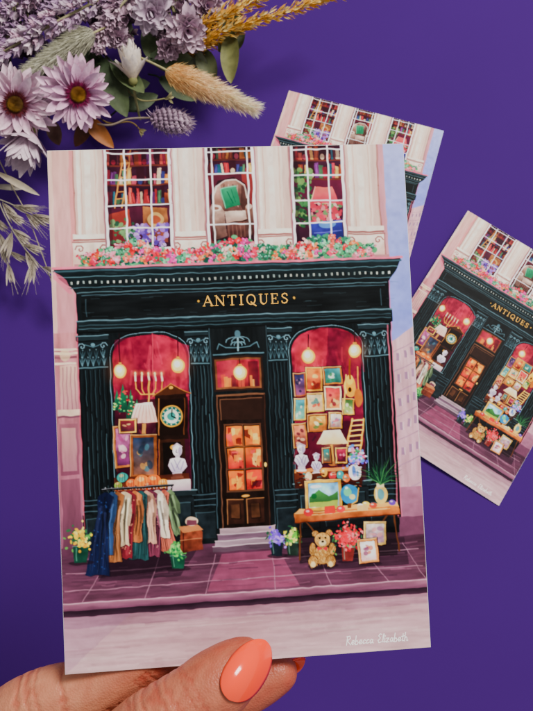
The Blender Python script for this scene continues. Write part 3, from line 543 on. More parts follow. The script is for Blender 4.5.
# ================================================================== print card
NX,NY=640,910
def make_card(label,group):
    root=thing('art_print',(0,0,0),label,'art print',group)
    a,b_=CW/2,CH/2; t=.0004; e=.00006; m=MB()
    vs=[]
    for z,i in ((-t,e),(-t+e,0),(-e,0),(0,e)): vs+=[(-a+i,-b_+i,z),(a-i,-b_+i,z),(a-i,b_-i,z),(-a+i,b_-i,z)]
    fs=[(3,2,1,0),(12,13,14,15)]+[(k*4+i,k*4+(i+1)%4,k*4+4+(i+1)%4,k*4+4+i) for k in range(3) for i in range(4)]
    m.add(vs,fs,[]); m.build('paper',M_PAPER,root,smooth=False)
    u=np.linspace(0,1,NX); v=np.linspace(0,1,NY); UU,VV=np.meshgrid(u,v)
    X=(UU-.5)*(CW-.0002); Y=(.5-VV)*(CH-.0002); co=np.stack([X,Y,np.full_like(X,.00003)],-1).reshape(-1,3).astype(np.float32)
    sx=(UU*(GX1-GX0)+GX0-OX)*S-.5; sy=(VV*(GY1-GY0)+GY0-OY)*S-.5
    xi=np.clip(sx.astype(int),0,cw-2); yi=np.clip(sy.astype(int),0,ch-2); fx=np.clip(sx-xi,0,1)[...,None]; fy=np.clip(sy-yi,0,1)[...,None]
    col=(cv[yi,xi]*(1-fx)+cv[yi,xi+1]*fx)*(1-fy)+(cv[yi+1,xi]*(1-fx)+cv[yi+1,xi+1]*fx)*fy
    col=np.where(col<=.04045,col/12.92,((col+.055)/1.055)**2.4)
    col=np.concatenate([col,np.ones_like(col[...,:1])],-1).astype(np.float32)
    idx=np.arange(NX*NY).reshape(NY,NX); q=np.stack([idx[:-1,:-1],idx[1:,:-1],idx[1:,1:],idx[:-1,1:]],-1).reshape(-1,4).astype(np.int32)
    me=bpy.data.meshes.new('printed_artwork'); nq=len(q)
    me.vertices.add(NX*NY); me.vertices.foreach_set('co',co.ravel()); me.loops.add(nq*4); me.loops.foreach_set('vertex_index',q.ravel())
    me.polygons.add(nq); me.polygons.foreach_set('loop_start',np.arange(0,nq*4,4,dtype=np.int32))
    me.update(calc_edges=True); me.validate()
    ca=me.color_attributes.new('Col','FLOAT_COLOR','POINT'); ca.data.foreach_set('color',col.ravel()); me.materials.append(M_ART)
    o=bpy.data.objects.new('printed_artwork',me); C.objects.link(o); o.parent=root
    def L2(x0,y0,z): return ((x0-GX0)/(GX1-GX0)*CW-CW/2, CH/2-(y0-GY0)/(GY1-GY0)*CH, z)
    def ribbons(strokes,name,mt,z0):
        m=MB(); k=0
        for pts,ww in strokes:
            for (xa,ya),(xb,yb) in zip(pts[:-1],pts[1:]):
                dx,dy=xb-xa,yb-ya; l=math.hypot(dx,dy)+1e-9; dx/=l; dy/=l; e=ww*.38; nx,ny=-dy*ww/2,dx*ww/2
                xa2,ya2,xb2,yb2=xa-dx*e,ya-dy*e,xb+dx*e,yb+dy*e; z=z0+(k%40)*1.5e-6; k+=1
                m.add([L2(xa2-nx,ya2-ny,z),L2(xa2+nx,ya2+ny,z),L2(xb2+nx,yb2+ny,z),L2(xb2-nx,yb2-ny,z)],[(0,3,2,1)],[])
        o=m.build(name,mt,root,smooth=False)
        return o
    def arcp(cx_,cy_,rx,ry,a0,a1,n_=14): return [(cx_+rx*math.cos(math.radians(a0+(a1-a0)*i/n_)),cy_+ry*math.sin(math.radians(a0+(a1-a0)*i/n_))) for i in range(n_+1)]
    K,T=1.55,.8
    GL={'A':(.98,[([(0,0),(.42,1)],T),([(.42,1),(.85,0)],K),([(.16,.36),(.68,.36)],T),([(-.08,0),(.14,0)],T),([(.68,0),(1,0)],T)]),
     'N':(1.08,[([(.1,0),(.1,1)],T),([(.1,1),(.82,0)],K),([(.82,0),(.82,1)],T),([(-.05,0),(.25,0)],T),([(.66,1),(.97,1)],T),([(-.05,1),(.12,1)],T)]),
     'T':(.94,[([(0,1),(.8,1)],T),([(.4,1),(.4,0)],K),([(.22,0),(.58,0)],T),([(0,1),(0,.8)],T),([(.8,1),(.8,.8)],T)]),
     'I':(.5,[([(.18,0),(.18,1)],K),([(.0,0),(.36,0)],T),([(0,1),(.36,1)],T)]),
     'Q':(1.1,[(arcp(.46,.5,.42,.5,0,360,22),1.2),([(.45,.25),(.7,.0),(.95,-.16)],1.3)]),
     'U':(.98,[([(.14,1),(.14,.35)]+arcp(.44,.35,.3,.35,180,270,6),K),(arcp(.44,.35,.3,.35,270,360,6)+[(.74,1)],T),([(-.02,1),(.3,1)],T),([(.6,1),(.88,1)],T)]),
     'E':(.84,[([(.14,0),(.14,1)],K),([(0,1),(.66,1)],T),([(.14,.52),(.5,.52)],T),([(0,0),(.7,0)],T),([(.66,1),(.66,.8)],T),([(.7,0),(.7,.22)],T),([(.5,.62),(.5,.42)],T)]),
     'S':(.7,[([(.6,.8),(.55,.95),(.35,1.0),(.12,.9),(.1,.7),(.25,.57),(.48,.45),(.62,.28),(.52,.07),(.3,.0),(.1,.05),(.05,.22)],1.2)])}
    x=204.5; st=[]; hh=9.8
    for chx in 'ANTIQUES':
        adv,ss=GL[chx]
        for pts,ww in ss: st.append(([(x+a_*hh,308.4-b2*hh) for a_,b2 in pts],ww))
        x+=adv*hh+2.2
    ribbons(st,'sign_lettering',M_GOLD,.00006)
    SG={'R':(1.0,[[(0,0),(.1,2)],[(-.1,1.9),(.6,2),(.8,1.5),(.1,1.0),(.95,0)]]),'e':(.78,[[(.0,.3),(.6,.6),(.55,.95),(.25,.95),(.05,.5),(.2,.05),(.8,.3)]]),
     'b':(.8,[[(.1,2),(0,0),(.5,0),(.7,.45),(.4,.9),(.05,.65)]]),'c':(.72,[[(.65,.8),(.35,.98),(.05,.6),(.15,.1),(.72,.25)]]),'a':(.88,[[(.65,.85),(.3,.98),(.05,.5),(.25,.03),(.6,.4),(.68,.9),(.65,.15),(.88,.1)]]),
     ' ':(.8,[]),'E':(1.0,[[(.85,1.9),(.4,2.05),(.1,1.6),(.55,1.08),(.05,.5),(.3,.02),(.9,.2)]]),'l':(.42,[[(0,.3),(.3,1.7),(.2,2),(.05,1.5),(.05,.15),(.4,.15)]]),'i':(.35,[[(.05,1),(.05,.1),(.35,.2)],[(.08,1.4),(.1,1.55)]]),
     'z':(.78,[[(0,.95),(.6,.95),(0,.05),(.72,.1)]]),'t':(.6,[[(.25,1.7),(.2,.1),(.5,.1)],[(-.1,1.1),(.55,1.2)]]),'h':(.8,[[(.1,2),(0,0)],[(0,.5),(.3,.98),(.55,.7),(.55,.05),(.8,.15)]])}
    x,y=g(343,645); st=[]; hh=4.3
    for chx in 'Rebecca Elizabeth':
        adv,ss=SG[chx]
        for pts in ss: st.append(([(x+a_*hh+b2*hh*.14,y-b2*hh) for a_,b2 in pts],.9))
        x+=adv*hh*1.13
    ribbons(st,'signature',M_WHITEINK,.00006)
    return root
card0=make_card('large shop illustration print held up in front by the hand','shop illustration prints')
card0.matrix_world=MC
def dup(root,label):
    r=root.copy(); C.objects.link(r); r['label']=label
    for chd in list(root.children):
        c_=chd.copy(); C.objects.link(c_); c_.parent=r
    return r
def lay(o,center,ang,tiltx,tilty,z):
    o.matrix_world=Matrix.Translation((center.x,center.y,z))@Matrix.Rotation(ang,4,'Z')@Matrix.Rotation(tilty,4,'Y')@Matrix.Rotation(tiltx,4,'X')
ca=dup(card0,'small upright print on the purple surface, its lower half hidden behind the large print')
tl=at(289,91,0); tr=at(450,133,0); dx=(tr-tl).normalized(); dy=Vector((-dx.y,dx.x,0))
lay(ca,tl+dx*CW/2-dy*CH/2,math.atan2(dx.y,dx.x),0,0,.0006)
cb=dup(card0,'small tilted print at the right, cut off by the edge of the photo')
tl=at(467,210,0.003); br=at(500,508,0.002); md=(tl+br)/2; dg=br-tl
ang=math.atan2(dg.y,dg.x)-math.atan2(-CH,CW)
ty=math.radians(2.4); lay(cb,md,ang,0,ty,CW/2*math.sin(ty)+.0006)
# ================================================================== hand
def catmull(P,n_=8):
    P=[np.array(q,float) for q in P]; out=[]
    for i in range(len(P)-1):
        p0=P[max(i-1,0)]; p1=P[i]; p2=P[i+1]; p3=P[min(i+2,len(P)-1)]
        for k in range(n_):
            t=k/n_; out.append(.5*((2*p1)+(-p0+p2)*t+(2*p0-5*p1+4*p2-p3)*t*t+(-p0+3*p1-3*p2+p3)*t**3))
    out.append(P[-1]); return out
def cs(px,py,off,r):
    d=card_depth(px,py)+off if py<760 else card_depth(200,740)+off
    w_=at_depth(px,py,d); return (w_.x,w_.y,w_.z,r)
CHAINS={
 'thumb':[(-40,860,.012,.019),(50,812,.004,.0160),(112,766,-.005,.0124),(156,729,-.0096,.0113),(192,701,-.0106,.0097),(222,680,-.0100,.0096),(243,662,-.0082,.0070)],
 'index':[(-60,850,.012,.017),(-35,778,.014,.0125),(25,711,.0125,.0102),(95,686,.0100,.0092),(150,654,.0088,.0083),(185,629,.0080,.0074)],
 'middle':[(-30,860,.016,.017),(20,795,.018,.012),(100,740,.015,.0104),(180,711,.0115,.0096),(245,687,.0092,.0083),(276,672,.0084,.0066)],
 'ring':[(-10,890,.02,.016),(60,825,.025,.0115),(140,785,.023,.0102),(210,762,.018,.0094),(255,750,.014,.0077)],
 'little':[(10,925,.024,.015),(90,872,.027,.0095),(150,842,.023,.0086),(195,824,.018,.0067)],
 'palm':[(-340,1260,.05,.031),(-200,1070,.03,.026),(-110,960,.022,.025),(-50,890,.018,.021)],
 'heel':[(-120,1000,.024,.022),(-20,950,.026,.02),(20,915,.025,.016)],
 'web':[(-60,850,.012,.017),(-10,815,.006,.0155),(40,806,.003,.015)]}
W3={k:[cs(*q) for q in v] for k,v in CHAINS.items()}
m=MB()
def sphere(mb,c,r,col=None,seg=14,ring=9,axes=None):
    vs=[];fs=[]
    for j in range(ring+1):
        t=math.pi*j/ring
        for i in range(seg):
            a=2*math.pi*i/seg; d=(math.sin(t)*math.cos(a),math.sin(t)*math.sin(a),math.cos(t))
            if axes: vs.append(tuple(c[k]+axes[0][k]*d[0]+axes[1][k]*d[1]+axes[2][k]*d[2] for k in range(3)))
            else: vs.append(tuple(c[k]+r*d[k] for k in range(3)))
    for j in range(ring):
        for i in range(seg):
            a=j*seg+i; b2=j*seg+(i+1)%seg; fs.append((a,a+seg,b2+seg,b2))
    mb.add(vs,fs,[col]*len(vs) if col else [])
for k,v in W3.items():
    for q in catmull(v,10): sphere(m,q[:3],q[3])
ho=m.build('hand_raw',M_SKIN)
md_=ho.modifiers.new('r','REMESH'); md_.mode='VOXEL'; md_.voxel_size=.0006; md_.use_smooth_shade=True
sm=ho.modifiers.new('s','SMOOTH'); sm.factor=.5; sm.iterations=14
dg_=bpy.context.evaluated_depsgraph_get(); me=bpy.data.meshes.new_from_object(ho.evaluated_get(dg_)); bpy.data.objects.remove(ho)
co=np.empty(len(me.vertices)*3,np.float32); me.vertices.foreach_get('co',co); co=co.reshape(-1,3).astype(float)
nr=np.empty(len(me.vertices)*3,np.float32); me.vertices.foreach_get('normal',nr); nr=nr.reshape(-1,3)
me.calc_loop_triangles()
bvh=BVHTree.FromPolygons([Vector(v) for v in co],[tuple(t.vertices) for t in me.loop_triangles])
# nails: quadratic fit to the finger surface, so each nail plate follows its fingertip
def nail_patch(cpx,cpy,tipx,tipy,hw,lift,bulge):
    ax=np.array([tipx-cpx,tipy-cpy],float); L_=np.linalg.norm(ax); ax/=L_; sd=np.array([-ax[1],ax[0]])
    pts=[];ds=[]
    for u in np.linspace(-.9,.8,13):
        for v in np.linspace(-.85,.85,11):
            if u*u+v*v>1: continue
            x,y=np.array([cpx,cpy])+ax*u*L_+sd*v*hw; r=pray(x,y); h=bvh.ray_cast(CAM,r.normalized())
            if h[0] is not None:
                dep=(h[0]-CAM).dot(AF)
                if dep<card_depth(x,y)-.004: pts.append((u,v)); ds.append(dep)
    P=np.array(pts); A=np.stack([np.ones(len(P)),P[:,0],P[:,1],P[:,0]**2,P[:,1]**2,P[:,0]*P[:,1]],1); cf=np.linalg.lstsq(A,np.array(ds),rcond=None)[0]
    nu,nv=26,18; vs=[];fs=[]
    for i in range(nu+1):
        t=-math.cos(math.pi*i/nu); wd=math.sqrt(max(0,1-abs(t)**(2.6 if t<0 else 1.9)))*(1-.05*t)
        for j in range(nv+1):
            s=(-1+2*j/nv)*wd; x,y=np.array([cpx,cpy])+ax*t*L_+sd*s*hw
            d=cf@np.array([1,t,s,t*t,s*s,t*s])-lift-bulge*(1-s*s)*(1-.5*t*t); vs.append(at_depth(x,y,d))
    for i in range(nu):
        for j in range(nv): a=i*(nv+1)+j; fs.append((a,a+nv+1,a+nv+2,a+1))
    return vs,fs
nail_v,nail_f=nail_patch(247,670,265,641,20.5,.0004,.0007)
red=np.zeros(len(co))
# knuckle creases on thumb and fingers
def crease(a,b2,fr,depth,wd=.0006,rad=.016):
    global co,red
    a=np.array(a[:3]); b2=np.array(b2[:3]); ax=(b2-a)/np.linalg.norm(b2-a); c=a+(b2-a)*fr
    s_=(co-c)@ax; rr=np.linalg.norm(co-c,axis=1)
    wob=.0005*np.sin(co@np.array([900,700,500])+fr*9)+.0003*np.sin(co@np.array([-2100,1700,1500])); s_=s_+wob
    gz=np.exp(-(s_/wd)**2)*(rr<rad); co=co-nr*(depth*.75*gz)[:,None]; red+=gz*.5*min(1,depth/.0004)
T_=W3['thumb']
for fr,dp in ((-.1,.0003),(.1,.0003),(.3,.0005),(.42,.0003),(.55,.0003),(.66,.0005),(.9,.0003)): crease(T_[3],T_[4],fr,dp)
for fr,dp in ((.12,.00025),(.3,.0002)): crease(T_[4],T_[5],fr,dp,.0004)
I_=W3['index']; Mm=W3['middle']
for fr in (.1,.26,.36,.7): crease(I_[2],I_[3],fr,.0005)
for fr in (.15,.4,.5): crease(Mm[2],Mm[3],fr,.0005)
for fr in (.2,.68,.76): crease(Mm[3],Mm[4],fr,.0004)
tips=[np.array(W3[k][-1][:3]) for k in ('thumb','index','middle','ring','little')]
dm=np.min([np.linalg.norm(co-t,axis=1) for t in tips],axis=0); wt=np.exp(-(dm/.024)**2)
blot=.5+.5*np.sin(co@np.array([310,420,250])+2*np.sin(co@np.array([500,-330,610])))*np.sin(co@np.array([-450,300,520])+1.3)
wt=np.clip(wt*.8+.25*blot+red,0,1)[:,None]
base=np.array(lin('#be7c5c')); pink=np.array(lin('#a64a36'))
col=base*(1-wt)+pink*wt
hc=Vector(co.mean(0)); me.vertices.foreach_set('co',(co-np.array(hc)).astype(np.float32).ravel())
a_=me.color_attributes.new('Col','FLOAT_COLOR','POINT'); a_.data.foreach_set('color',np.concatenate([col,np.ones((len(col),1))],1).astype(np.float32).ravel())
me.materials.clear(); me.materials.append(M_SKIN); me.polygons.foreach_set('use_smooth',[True]*len(me.polygons)); me.update()
me.name='hand'; hand=bpy.data.objects.new('hand',me); C.objects.link(hand); hand.location=hc
tag(hand,'hand with coral nails pinching the bottom edge of the large print','hand')
def nail_build(name,vs,fs,label):
    m=MB(); m.add(vs,fs,[]); o=m.build(name,M_NAIL,hand)
    so=o.modifiers.new('thickness','SOLIDIFY'); so.thickness=.0006; so.offset=0
    o['label']=label; return o
nail_build('thumbnail',nail_v,nail_f,'glossy coral thumbnail')
def nail_free(c,along,normal,L_,W_,ex=2.2):
    along=along.normalized(); normal=(normal-along*normal.dot(along)).normalized(); side=along.cross(normal)
    nu,nv=22,14; vs=[];fs=[]
    for i in range(nu+1):
        t=-math.cos(math.pi*i/nu); wd=(max(0,1-abs(t)**ex))**(1/2.0)*(1-.06*t)
        for j in range(nv+1):
            s=-1+2*j/nv; y=s*wd*W_/2
            vs.append(c+along*(t*L_/2)+side*y-normal*(1.45*(y*y)/W_+.07*L_*t*t))
    for i in range(nu):
        for j in range(nv): a=i*(nv+1)+j; fs.append((a,a+1,a+nv+2,a+nv+1))
    return vs,fs
nc=at_depth(291,661,card_depth(291,661)+.0108)
nail_build('fingernail',*nail_free(nc,AX+AU*.25,-tocam(nc)+AU*1.0,.0085,.0066),'coral fingernail peeking past the print edge')
# ================================================================== dried flowers
def petal(mb,base,d,nrm,L_,W_,c0,c1,curl=.3,cup=.2,n_=6,sharp=.7,jit=0):
    d=d.normalized(); nrm=(nrm-d*nrm.dot(d)).normalized(); sd=d.cross(nrm); vs=[];fs=[];cs_=[]
    for i in range(n_+1):
        t=i/n_; wd=W_/2*max(.0,math.sin(math.pi*(t*.9+.07)))**sharp
        if i==n_: wd*=.35
        pos=base+d*(L_*t)+nrm*(curl*L_*t*t)
        for s in (-1,-.5,0,.5,1):
            q=pos+sd*(s*wd)+nrm*(cup*wd*s*s-.06*wd*(1-abs(s))+random.uniform(-1,1)*jit*L_)
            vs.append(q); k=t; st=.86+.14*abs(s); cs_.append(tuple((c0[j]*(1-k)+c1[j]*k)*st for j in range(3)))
    for i in range(n_):
        for j in range(4): a=i*5+j; fs.append((a,a+1,a+6,a+5))
    mb.add(vs,fs,cs_)
def tube(mb,pts,r0,r1,col,seg=6):
    pts=[Vector(q) for q in pts]; vs=[];fs=[]; n_=len(pts)
    for i,q in enumerate(pts):
        d=(pts[min(i+1,n_-1)]-pts[max(i-1,0)]).normalized(); a=d.orthogonal().normalized(); b2=d.cross(a); r=r0+(r1-r0)*i/(n_-1)
        for k in range(seg): t=2*math.pi*k/seg; vs.append(q+a*(r*math.cos(t))+b2*(r*math.sin(t)))
    for i in range(n_-1):
        for k in range(seg): a=i*seg+k; b2=i*seg+(k+1)%seg; fs.append((a,b2,b2+seg,a+seg))
    mb.add(vs,fs,[col]*len(vs))
def curve(P,n_=8): return [Vector(q) for q in catmull([tuple(x) for x in P],n_)]
def rv(s=1): return Vector((U(-1,1),U(-1,1),U(-1,1)))*s
def jc(c,a=.12):
    k=1+U(-a,a); return tuple(min(1,x*k) for x in c)
GRP='dried flowers in the bunch'
def daisy(px,py,h,rpx,label,center,petc,tipc,tilt=(0,0),layers=((1.0,22,.08),(.92,19,.2),(.8,15,.3))):
    c=at(px,py,h); mpp=pxm(c); r=rpx*mpp; nrm=(tocam(c)+AX*tilt[0]+AU*tilt[1]).normalized(); e1=nrm.orthogonal().normalized(); e2=nrm.cross(e1)
    root=thing('everlasting_daisy',Vector((c.x,c.y,0)),label,'flower',GRP)
    m=MB(); stk=lin('#9a3f80')
    for li,(sc,nn,up) in enumerate(layers):
        for k in range(nn):
            a=2*math.pi*(k+U(-.3,.3)+.5*li)/nn; d=e1*math.cos(a)+e2*math.sin(a); f=U(0,.55); cb_=tuple(petc[j]*(1-f)+stk[j]*f for j in range(3))
            petal(m,c+d*r*.12+nrm*(.0006*li),d+nrm*(up+U(-.1,.16)),nrm+rv(.25),r*sc*U(.78,1.06),r*U(.2,.32),jc(cb_),jc(tipc),curl=U(-.28,.16),cup=.5,sharp=.5,jit=.009)
    m.build('petals',M_PLANT,root)
    R2=r*.24; cc=lin(center[2]); m=MB()
    for k in range(90):
        a=2*math.pi*(k+U(-.4,.4))/90; d=e1*math.cos(a)+e2*math.sin(a); petal(m,c+d*R2*.75+nrm*R2*1.0,d+nrm*U(-.05,.5),nrm,R2*U(.55,1.0),R2*.16,jc(cc,.3),jc(cc,.3),0,0,2)
    m.build('dark_ring',M_PLANT,root)
    m=MB(); sphere(m,c+nrm*R2*.75,R2,jc(lin(center[0])),16,10,axes=[e1*R2,e2*R2,nrm*R2*.6])
    for k in range(260):
        a=k*2.39996; q=math.sqrt(k/260); d=e1*math.cos(a)+e2*math.sin(a); pz=c+d*(R2*q)+nrm*(R2*.75+R2*.6*math.sqrt(max(0,1-q*q)))
        cc=lin(center[1] if q<.75 else center[0]); petal(m,pz,d*.5*q+nrm,d,R2*.22,R2*.12,jc(cc,.35),jc(cc,.35),0,0,2)
    m.build('flower_center',M_PLANT,root)
    st=at(px-60,py-90,.02)
    m=MB(); tube(m,curve([c-nrm*.001,c-nrm*.014,(c+st)/2-Vector((0,0,.01)),st]),.0011,.0009,lin('#7d8a55')); m.build('stem',M_PLANT,root)
    return root
daisy(77,93,.050,36,'pink daisy with a maroon ringed centre, nearest the top left corner of the large print',('#6e4a1c','#b88a34','#6a0f3c'),lin('#b86aa2'),lin('#eec6dc'),(.12,-.15))
daisy(17,103,.048,37,'pale pink daisy with a brown ringed centre, half cut by the left edge',('#5e4420','#a87c30','#5a2028'),lin('#bd7ca2'),lin('#efd2de'),(-.2,-.1))
def bud(px,py,h,L_px,W_px,dirpx,label,c0,c1,name='papery_bud',nn=34,opening=.25):
    c=at(px,py,h); mpp=pxm(c); d=(AX*dirpx[0]-AU*dirpx[1]).normalized(); d=(d+tocam(c)*.25).normalized(); L_=L_px*mpp; W_=W_px*mpp; e1=d.orthogonal().normalized(); e2=d.cross(e1); base=c-d*L_*.5
    root=thing(name,Vector((c.x,c.y,0)),label,'flower',GRP); m=MB()
    for k in range(nn):
        a=k*2.39996; q=k/nn; rd=e1*math.cos(a)+e2*math.sin(a)
        petal(m,base+rd*W_*.06,d+rd*(opening+.55*q),d*.2+rd,L_*(1-.3*q)*U(.9,1.05),W_*.36,jc(c0),jc(c1),curl=U(-.35,-.1) if q<.7 else U(-.1,.25),cup=-.3,n_=5,jit=.008)
    m.build('petals',M_PLANT,root)
    m=MB(); sphere(m,base,W_*.16,lin('#7a7a4a'),10,7); tube(m,curve([base,base-d*.008+Vector((0,0,-.004)),base-d*.012-Vector((0,0,.02))]),.001,.0008,lin('#8a8a5a')); m.build('stem',M_PLANT,root)
bud(131,61,.046,38,30,(-.1,-1),'white papery bud between the cream bunny tail and the pink daisy',lin('#cdb898'),lin('#f4e8de'))
bud(24,150,.036,46,44,(-.35,1),'drooping pale lilac flower below the half-cut daisy',lin('#b488a2'),lin('#e2ccd6'),'drooping_flower',44,.45)
def bloom(px,py,h,rpx,tilt,label,c0,c1,nn=70):
    c=at(px,py,h); mpp=pxm(c); r=rpx*mpp; nrm=(tocam(c)+AX*tilt[0]+AU*tilt[1]).normalized(); e1=nrm.orthogonal().normalized(); e2=nrm.cross(e1)
    root=thing('papery_bloom',Vector((c.x,c.y,0)),label,'flower',GRP); m=MB()
    for k in range(nn):
        a=k*2.39996; q=math.sqrt((k+.5)/nn); d=e1*math.cos(a)+e2*math.sin(a); ca_=jc(c0,.15); cb_=jc(c1,.12)
        petal(m,c+d*r*.18*q+nrm*r*.25*(1-q),d*(.25+q)+nrm*(1.15-q)+rv(.2),nrm-d*.3,r*U(.6,1.0)*(.6+.4*q),r*U(.3,.5),ca_,cb_,curl=U(-.4,.35),cup=U(.2,.7),n_=5,sharp=.5,jit=.025)
    m.build('petals',M_PLANT,root)
    st=c-nrm*.03+Vector((-.02,.03,0)); m=MB(); tube(m,curve([c,c-nrm*.012,Vector((st.x,st.y,max(.01,st.z)))]),.001,.0008,lin('#7d7a58')); m.build('stem',M_PLANT,root)
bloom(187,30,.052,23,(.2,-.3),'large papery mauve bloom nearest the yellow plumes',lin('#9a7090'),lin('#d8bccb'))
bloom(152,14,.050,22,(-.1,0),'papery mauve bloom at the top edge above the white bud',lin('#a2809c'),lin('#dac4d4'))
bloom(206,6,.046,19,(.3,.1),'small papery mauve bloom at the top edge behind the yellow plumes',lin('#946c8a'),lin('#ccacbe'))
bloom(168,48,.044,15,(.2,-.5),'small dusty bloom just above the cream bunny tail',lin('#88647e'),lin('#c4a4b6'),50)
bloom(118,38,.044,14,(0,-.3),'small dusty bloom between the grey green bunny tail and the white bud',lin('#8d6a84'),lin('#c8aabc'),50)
def bunny(base,tip,h0,h1,rpx,label,c0,c1,stem,hair=1.0,nh=3200,fat=.5,hw=.017):
    A=at(*base,h0); B=at(*tip,h1); ax=(B-A); Lm=ax.length; d=ax.normalized(); r=rpx*pxm(A); e1=d.orthogonal().normalized(); e2=d.cross(e1)
    root=thing('bunny_tail',Vector((A.x,A.y,0)),label,'bunny tail',GRP); m=MB(); mid=A+ax*.42
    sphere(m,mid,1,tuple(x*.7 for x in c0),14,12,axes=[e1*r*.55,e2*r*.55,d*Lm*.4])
    for k in range(nh):
        t=U(0,1); a=U(0,6.2832); pr=math.sin(math.pi*min(.97,t**fat*.95+.03))**.75*(1-.35*t); rd=e1*math.cos(a)+e2*math.sin(a)
        pz=A+d*Lm*t+rd*(r*.72*pr); dr=(rd*U(.25,.7)+d*U(.7,1.2)+rv(.22)).normalized(); L_=r*hair*U(.55,1.15); sd=dr.cross(rd+rv(.3)).normalized()*r*hw
        cc=jc(tuple(c0[j]*(1-t)+c1[j]*t for j in range(3)),.2); c2=tuple(min(1,x*1.25) for x in cc)
        m.add([pz-sd,pz+sd,pz+dr*L_*.6+sd*.7,pz+dr*L_+d*L_*.12,pz+dr*L_*.6-sd*.7],[(0,1,2,3,4)],[cc,cc,c2,c2,c2])
    m.build('seed_head',M_PLANT,root,smooth=False)
    m=MB(); tube(m,curve([A+d*Lm*.1]+[at(*s) for s in stem]),.0007,.0006,lin('#a8a070')); m.build('stem',M_PLANT,root)
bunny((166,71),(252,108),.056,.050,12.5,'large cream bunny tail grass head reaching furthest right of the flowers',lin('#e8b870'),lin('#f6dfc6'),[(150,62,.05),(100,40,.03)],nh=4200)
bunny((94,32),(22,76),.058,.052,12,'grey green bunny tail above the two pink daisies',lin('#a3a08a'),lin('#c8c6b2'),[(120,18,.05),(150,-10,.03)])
def thistle(base,tip,h0,h1,rpx,label,c0,c1,stem,nb=260):
    A=at(*base,h0); B=at(*tip,h1); ax=B-A; Lm=ax.length; d=ax.normalized(); r=rpx*pxm(A); e1=d.orthogonal().normalized(); e2=d.cross(e1); mid=(A+B)/2
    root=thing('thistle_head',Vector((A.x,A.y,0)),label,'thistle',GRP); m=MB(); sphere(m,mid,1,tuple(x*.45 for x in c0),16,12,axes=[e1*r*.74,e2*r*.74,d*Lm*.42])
    for k in range(nb):
        t=(k+.5)/nb; z=1-2*t; rr=math.sqrt(1-z*z); a=k*2.39996; rd=e1*math.cos(a)+e2*math.sin(a); pz=mid+rd*(r*.7*rr)-d*(Lm*.4*z); nn=(rd*rr/r-d*z/(Lm*.5)).normalized(); bs=r*.15*U(.8,1.25)
        if k%2==0: sphere(m,pz+nn*bs*.3,bs,jc(tuple(c0[j]*(1-t)+c1[j]*t for j in range(3)),.25),7,5)
        petal(m,pz,nn+d*.7+rv(.45),d+rv(.3),bs*U(2.2,4.2),bs*.6,jc(c0,.2),jc(c1,.2),U(-.2,.3),.3,3)
    m.build('seed_head',M_PLANT,root); m=MB(); tube(m,curve([A+d*Lm*.1]+[at(*s) for s in stem]),.0007,.0006,lin('#8a7a6a')); m.build('stem',M_PLANT,root)
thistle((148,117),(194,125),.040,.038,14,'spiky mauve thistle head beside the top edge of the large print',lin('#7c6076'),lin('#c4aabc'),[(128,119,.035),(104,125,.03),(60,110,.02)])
def spike(pts,wpx,label,cols,nb,name='lilac_flower_spike',size=8):
    P=curve([at(*q) for q in pts],14); root=thing(name,Vector((P[0].x,P[0].y,0)),label,'flower',GRP)
    m=MB(); tube(m,P,.001,.0006,lin('#8f8a68')); m.build('stem',M_PLANT,root); m=MB()
    for k in range(nb):
        t=U(0,1); i=min(len(P)-2,int(t*(len(P)-1))); q=P[i]+(P[i+1]-P[i])*U(0,1); d=(P[i+1]-P[i]).normalized(); mpp=pxm(q)
        rd=rv().normalized(); rd=(rd-d*rd.dot(d)).normalized(); wd=wpx*mpp*(1-.7*t**2)*math.sqrt(U(.15,1))
        c=q+rd*wd; nn=(rd*.7+d*1.0).normalized(); c0=lin(random.choice(cols)); e1=nn.orthogonal().normalized(); e2=nn.cross(e1)
        for j in range(5):
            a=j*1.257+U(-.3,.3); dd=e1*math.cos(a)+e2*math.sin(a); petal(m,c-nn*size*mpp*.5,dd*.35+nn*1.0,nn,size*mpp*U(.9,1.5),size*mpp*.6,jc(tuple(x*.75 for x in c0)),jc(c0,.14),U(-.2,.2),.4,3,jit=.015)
    m.build('blossoms',M_PLANT,root)
LIL=['#c8a4c4','#d6b8d2','#dcc2d4','#b894b6','#d8acc4','#e4ccd8']
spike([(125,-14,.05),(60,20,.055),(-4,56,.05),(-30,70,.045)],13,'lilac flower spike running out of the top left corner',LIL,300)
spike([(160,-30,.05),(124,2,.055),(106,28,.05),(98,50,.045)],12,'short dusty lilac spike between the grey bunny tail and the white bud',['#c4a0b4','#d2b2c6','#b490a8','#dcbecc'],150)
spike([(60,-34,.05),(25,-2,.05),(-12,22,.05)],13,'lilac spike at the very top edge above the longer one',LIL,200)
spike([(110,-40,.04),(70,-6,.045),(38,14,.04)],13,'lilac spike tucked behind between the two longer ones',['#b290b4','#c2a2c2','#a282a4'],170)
spike([(30,20,.04),(6,38,.042),(-16,50,.04)],11,'short mauve spike at the left edge under the longest one',['#a884a6','#b898b6','#96749a'],110)
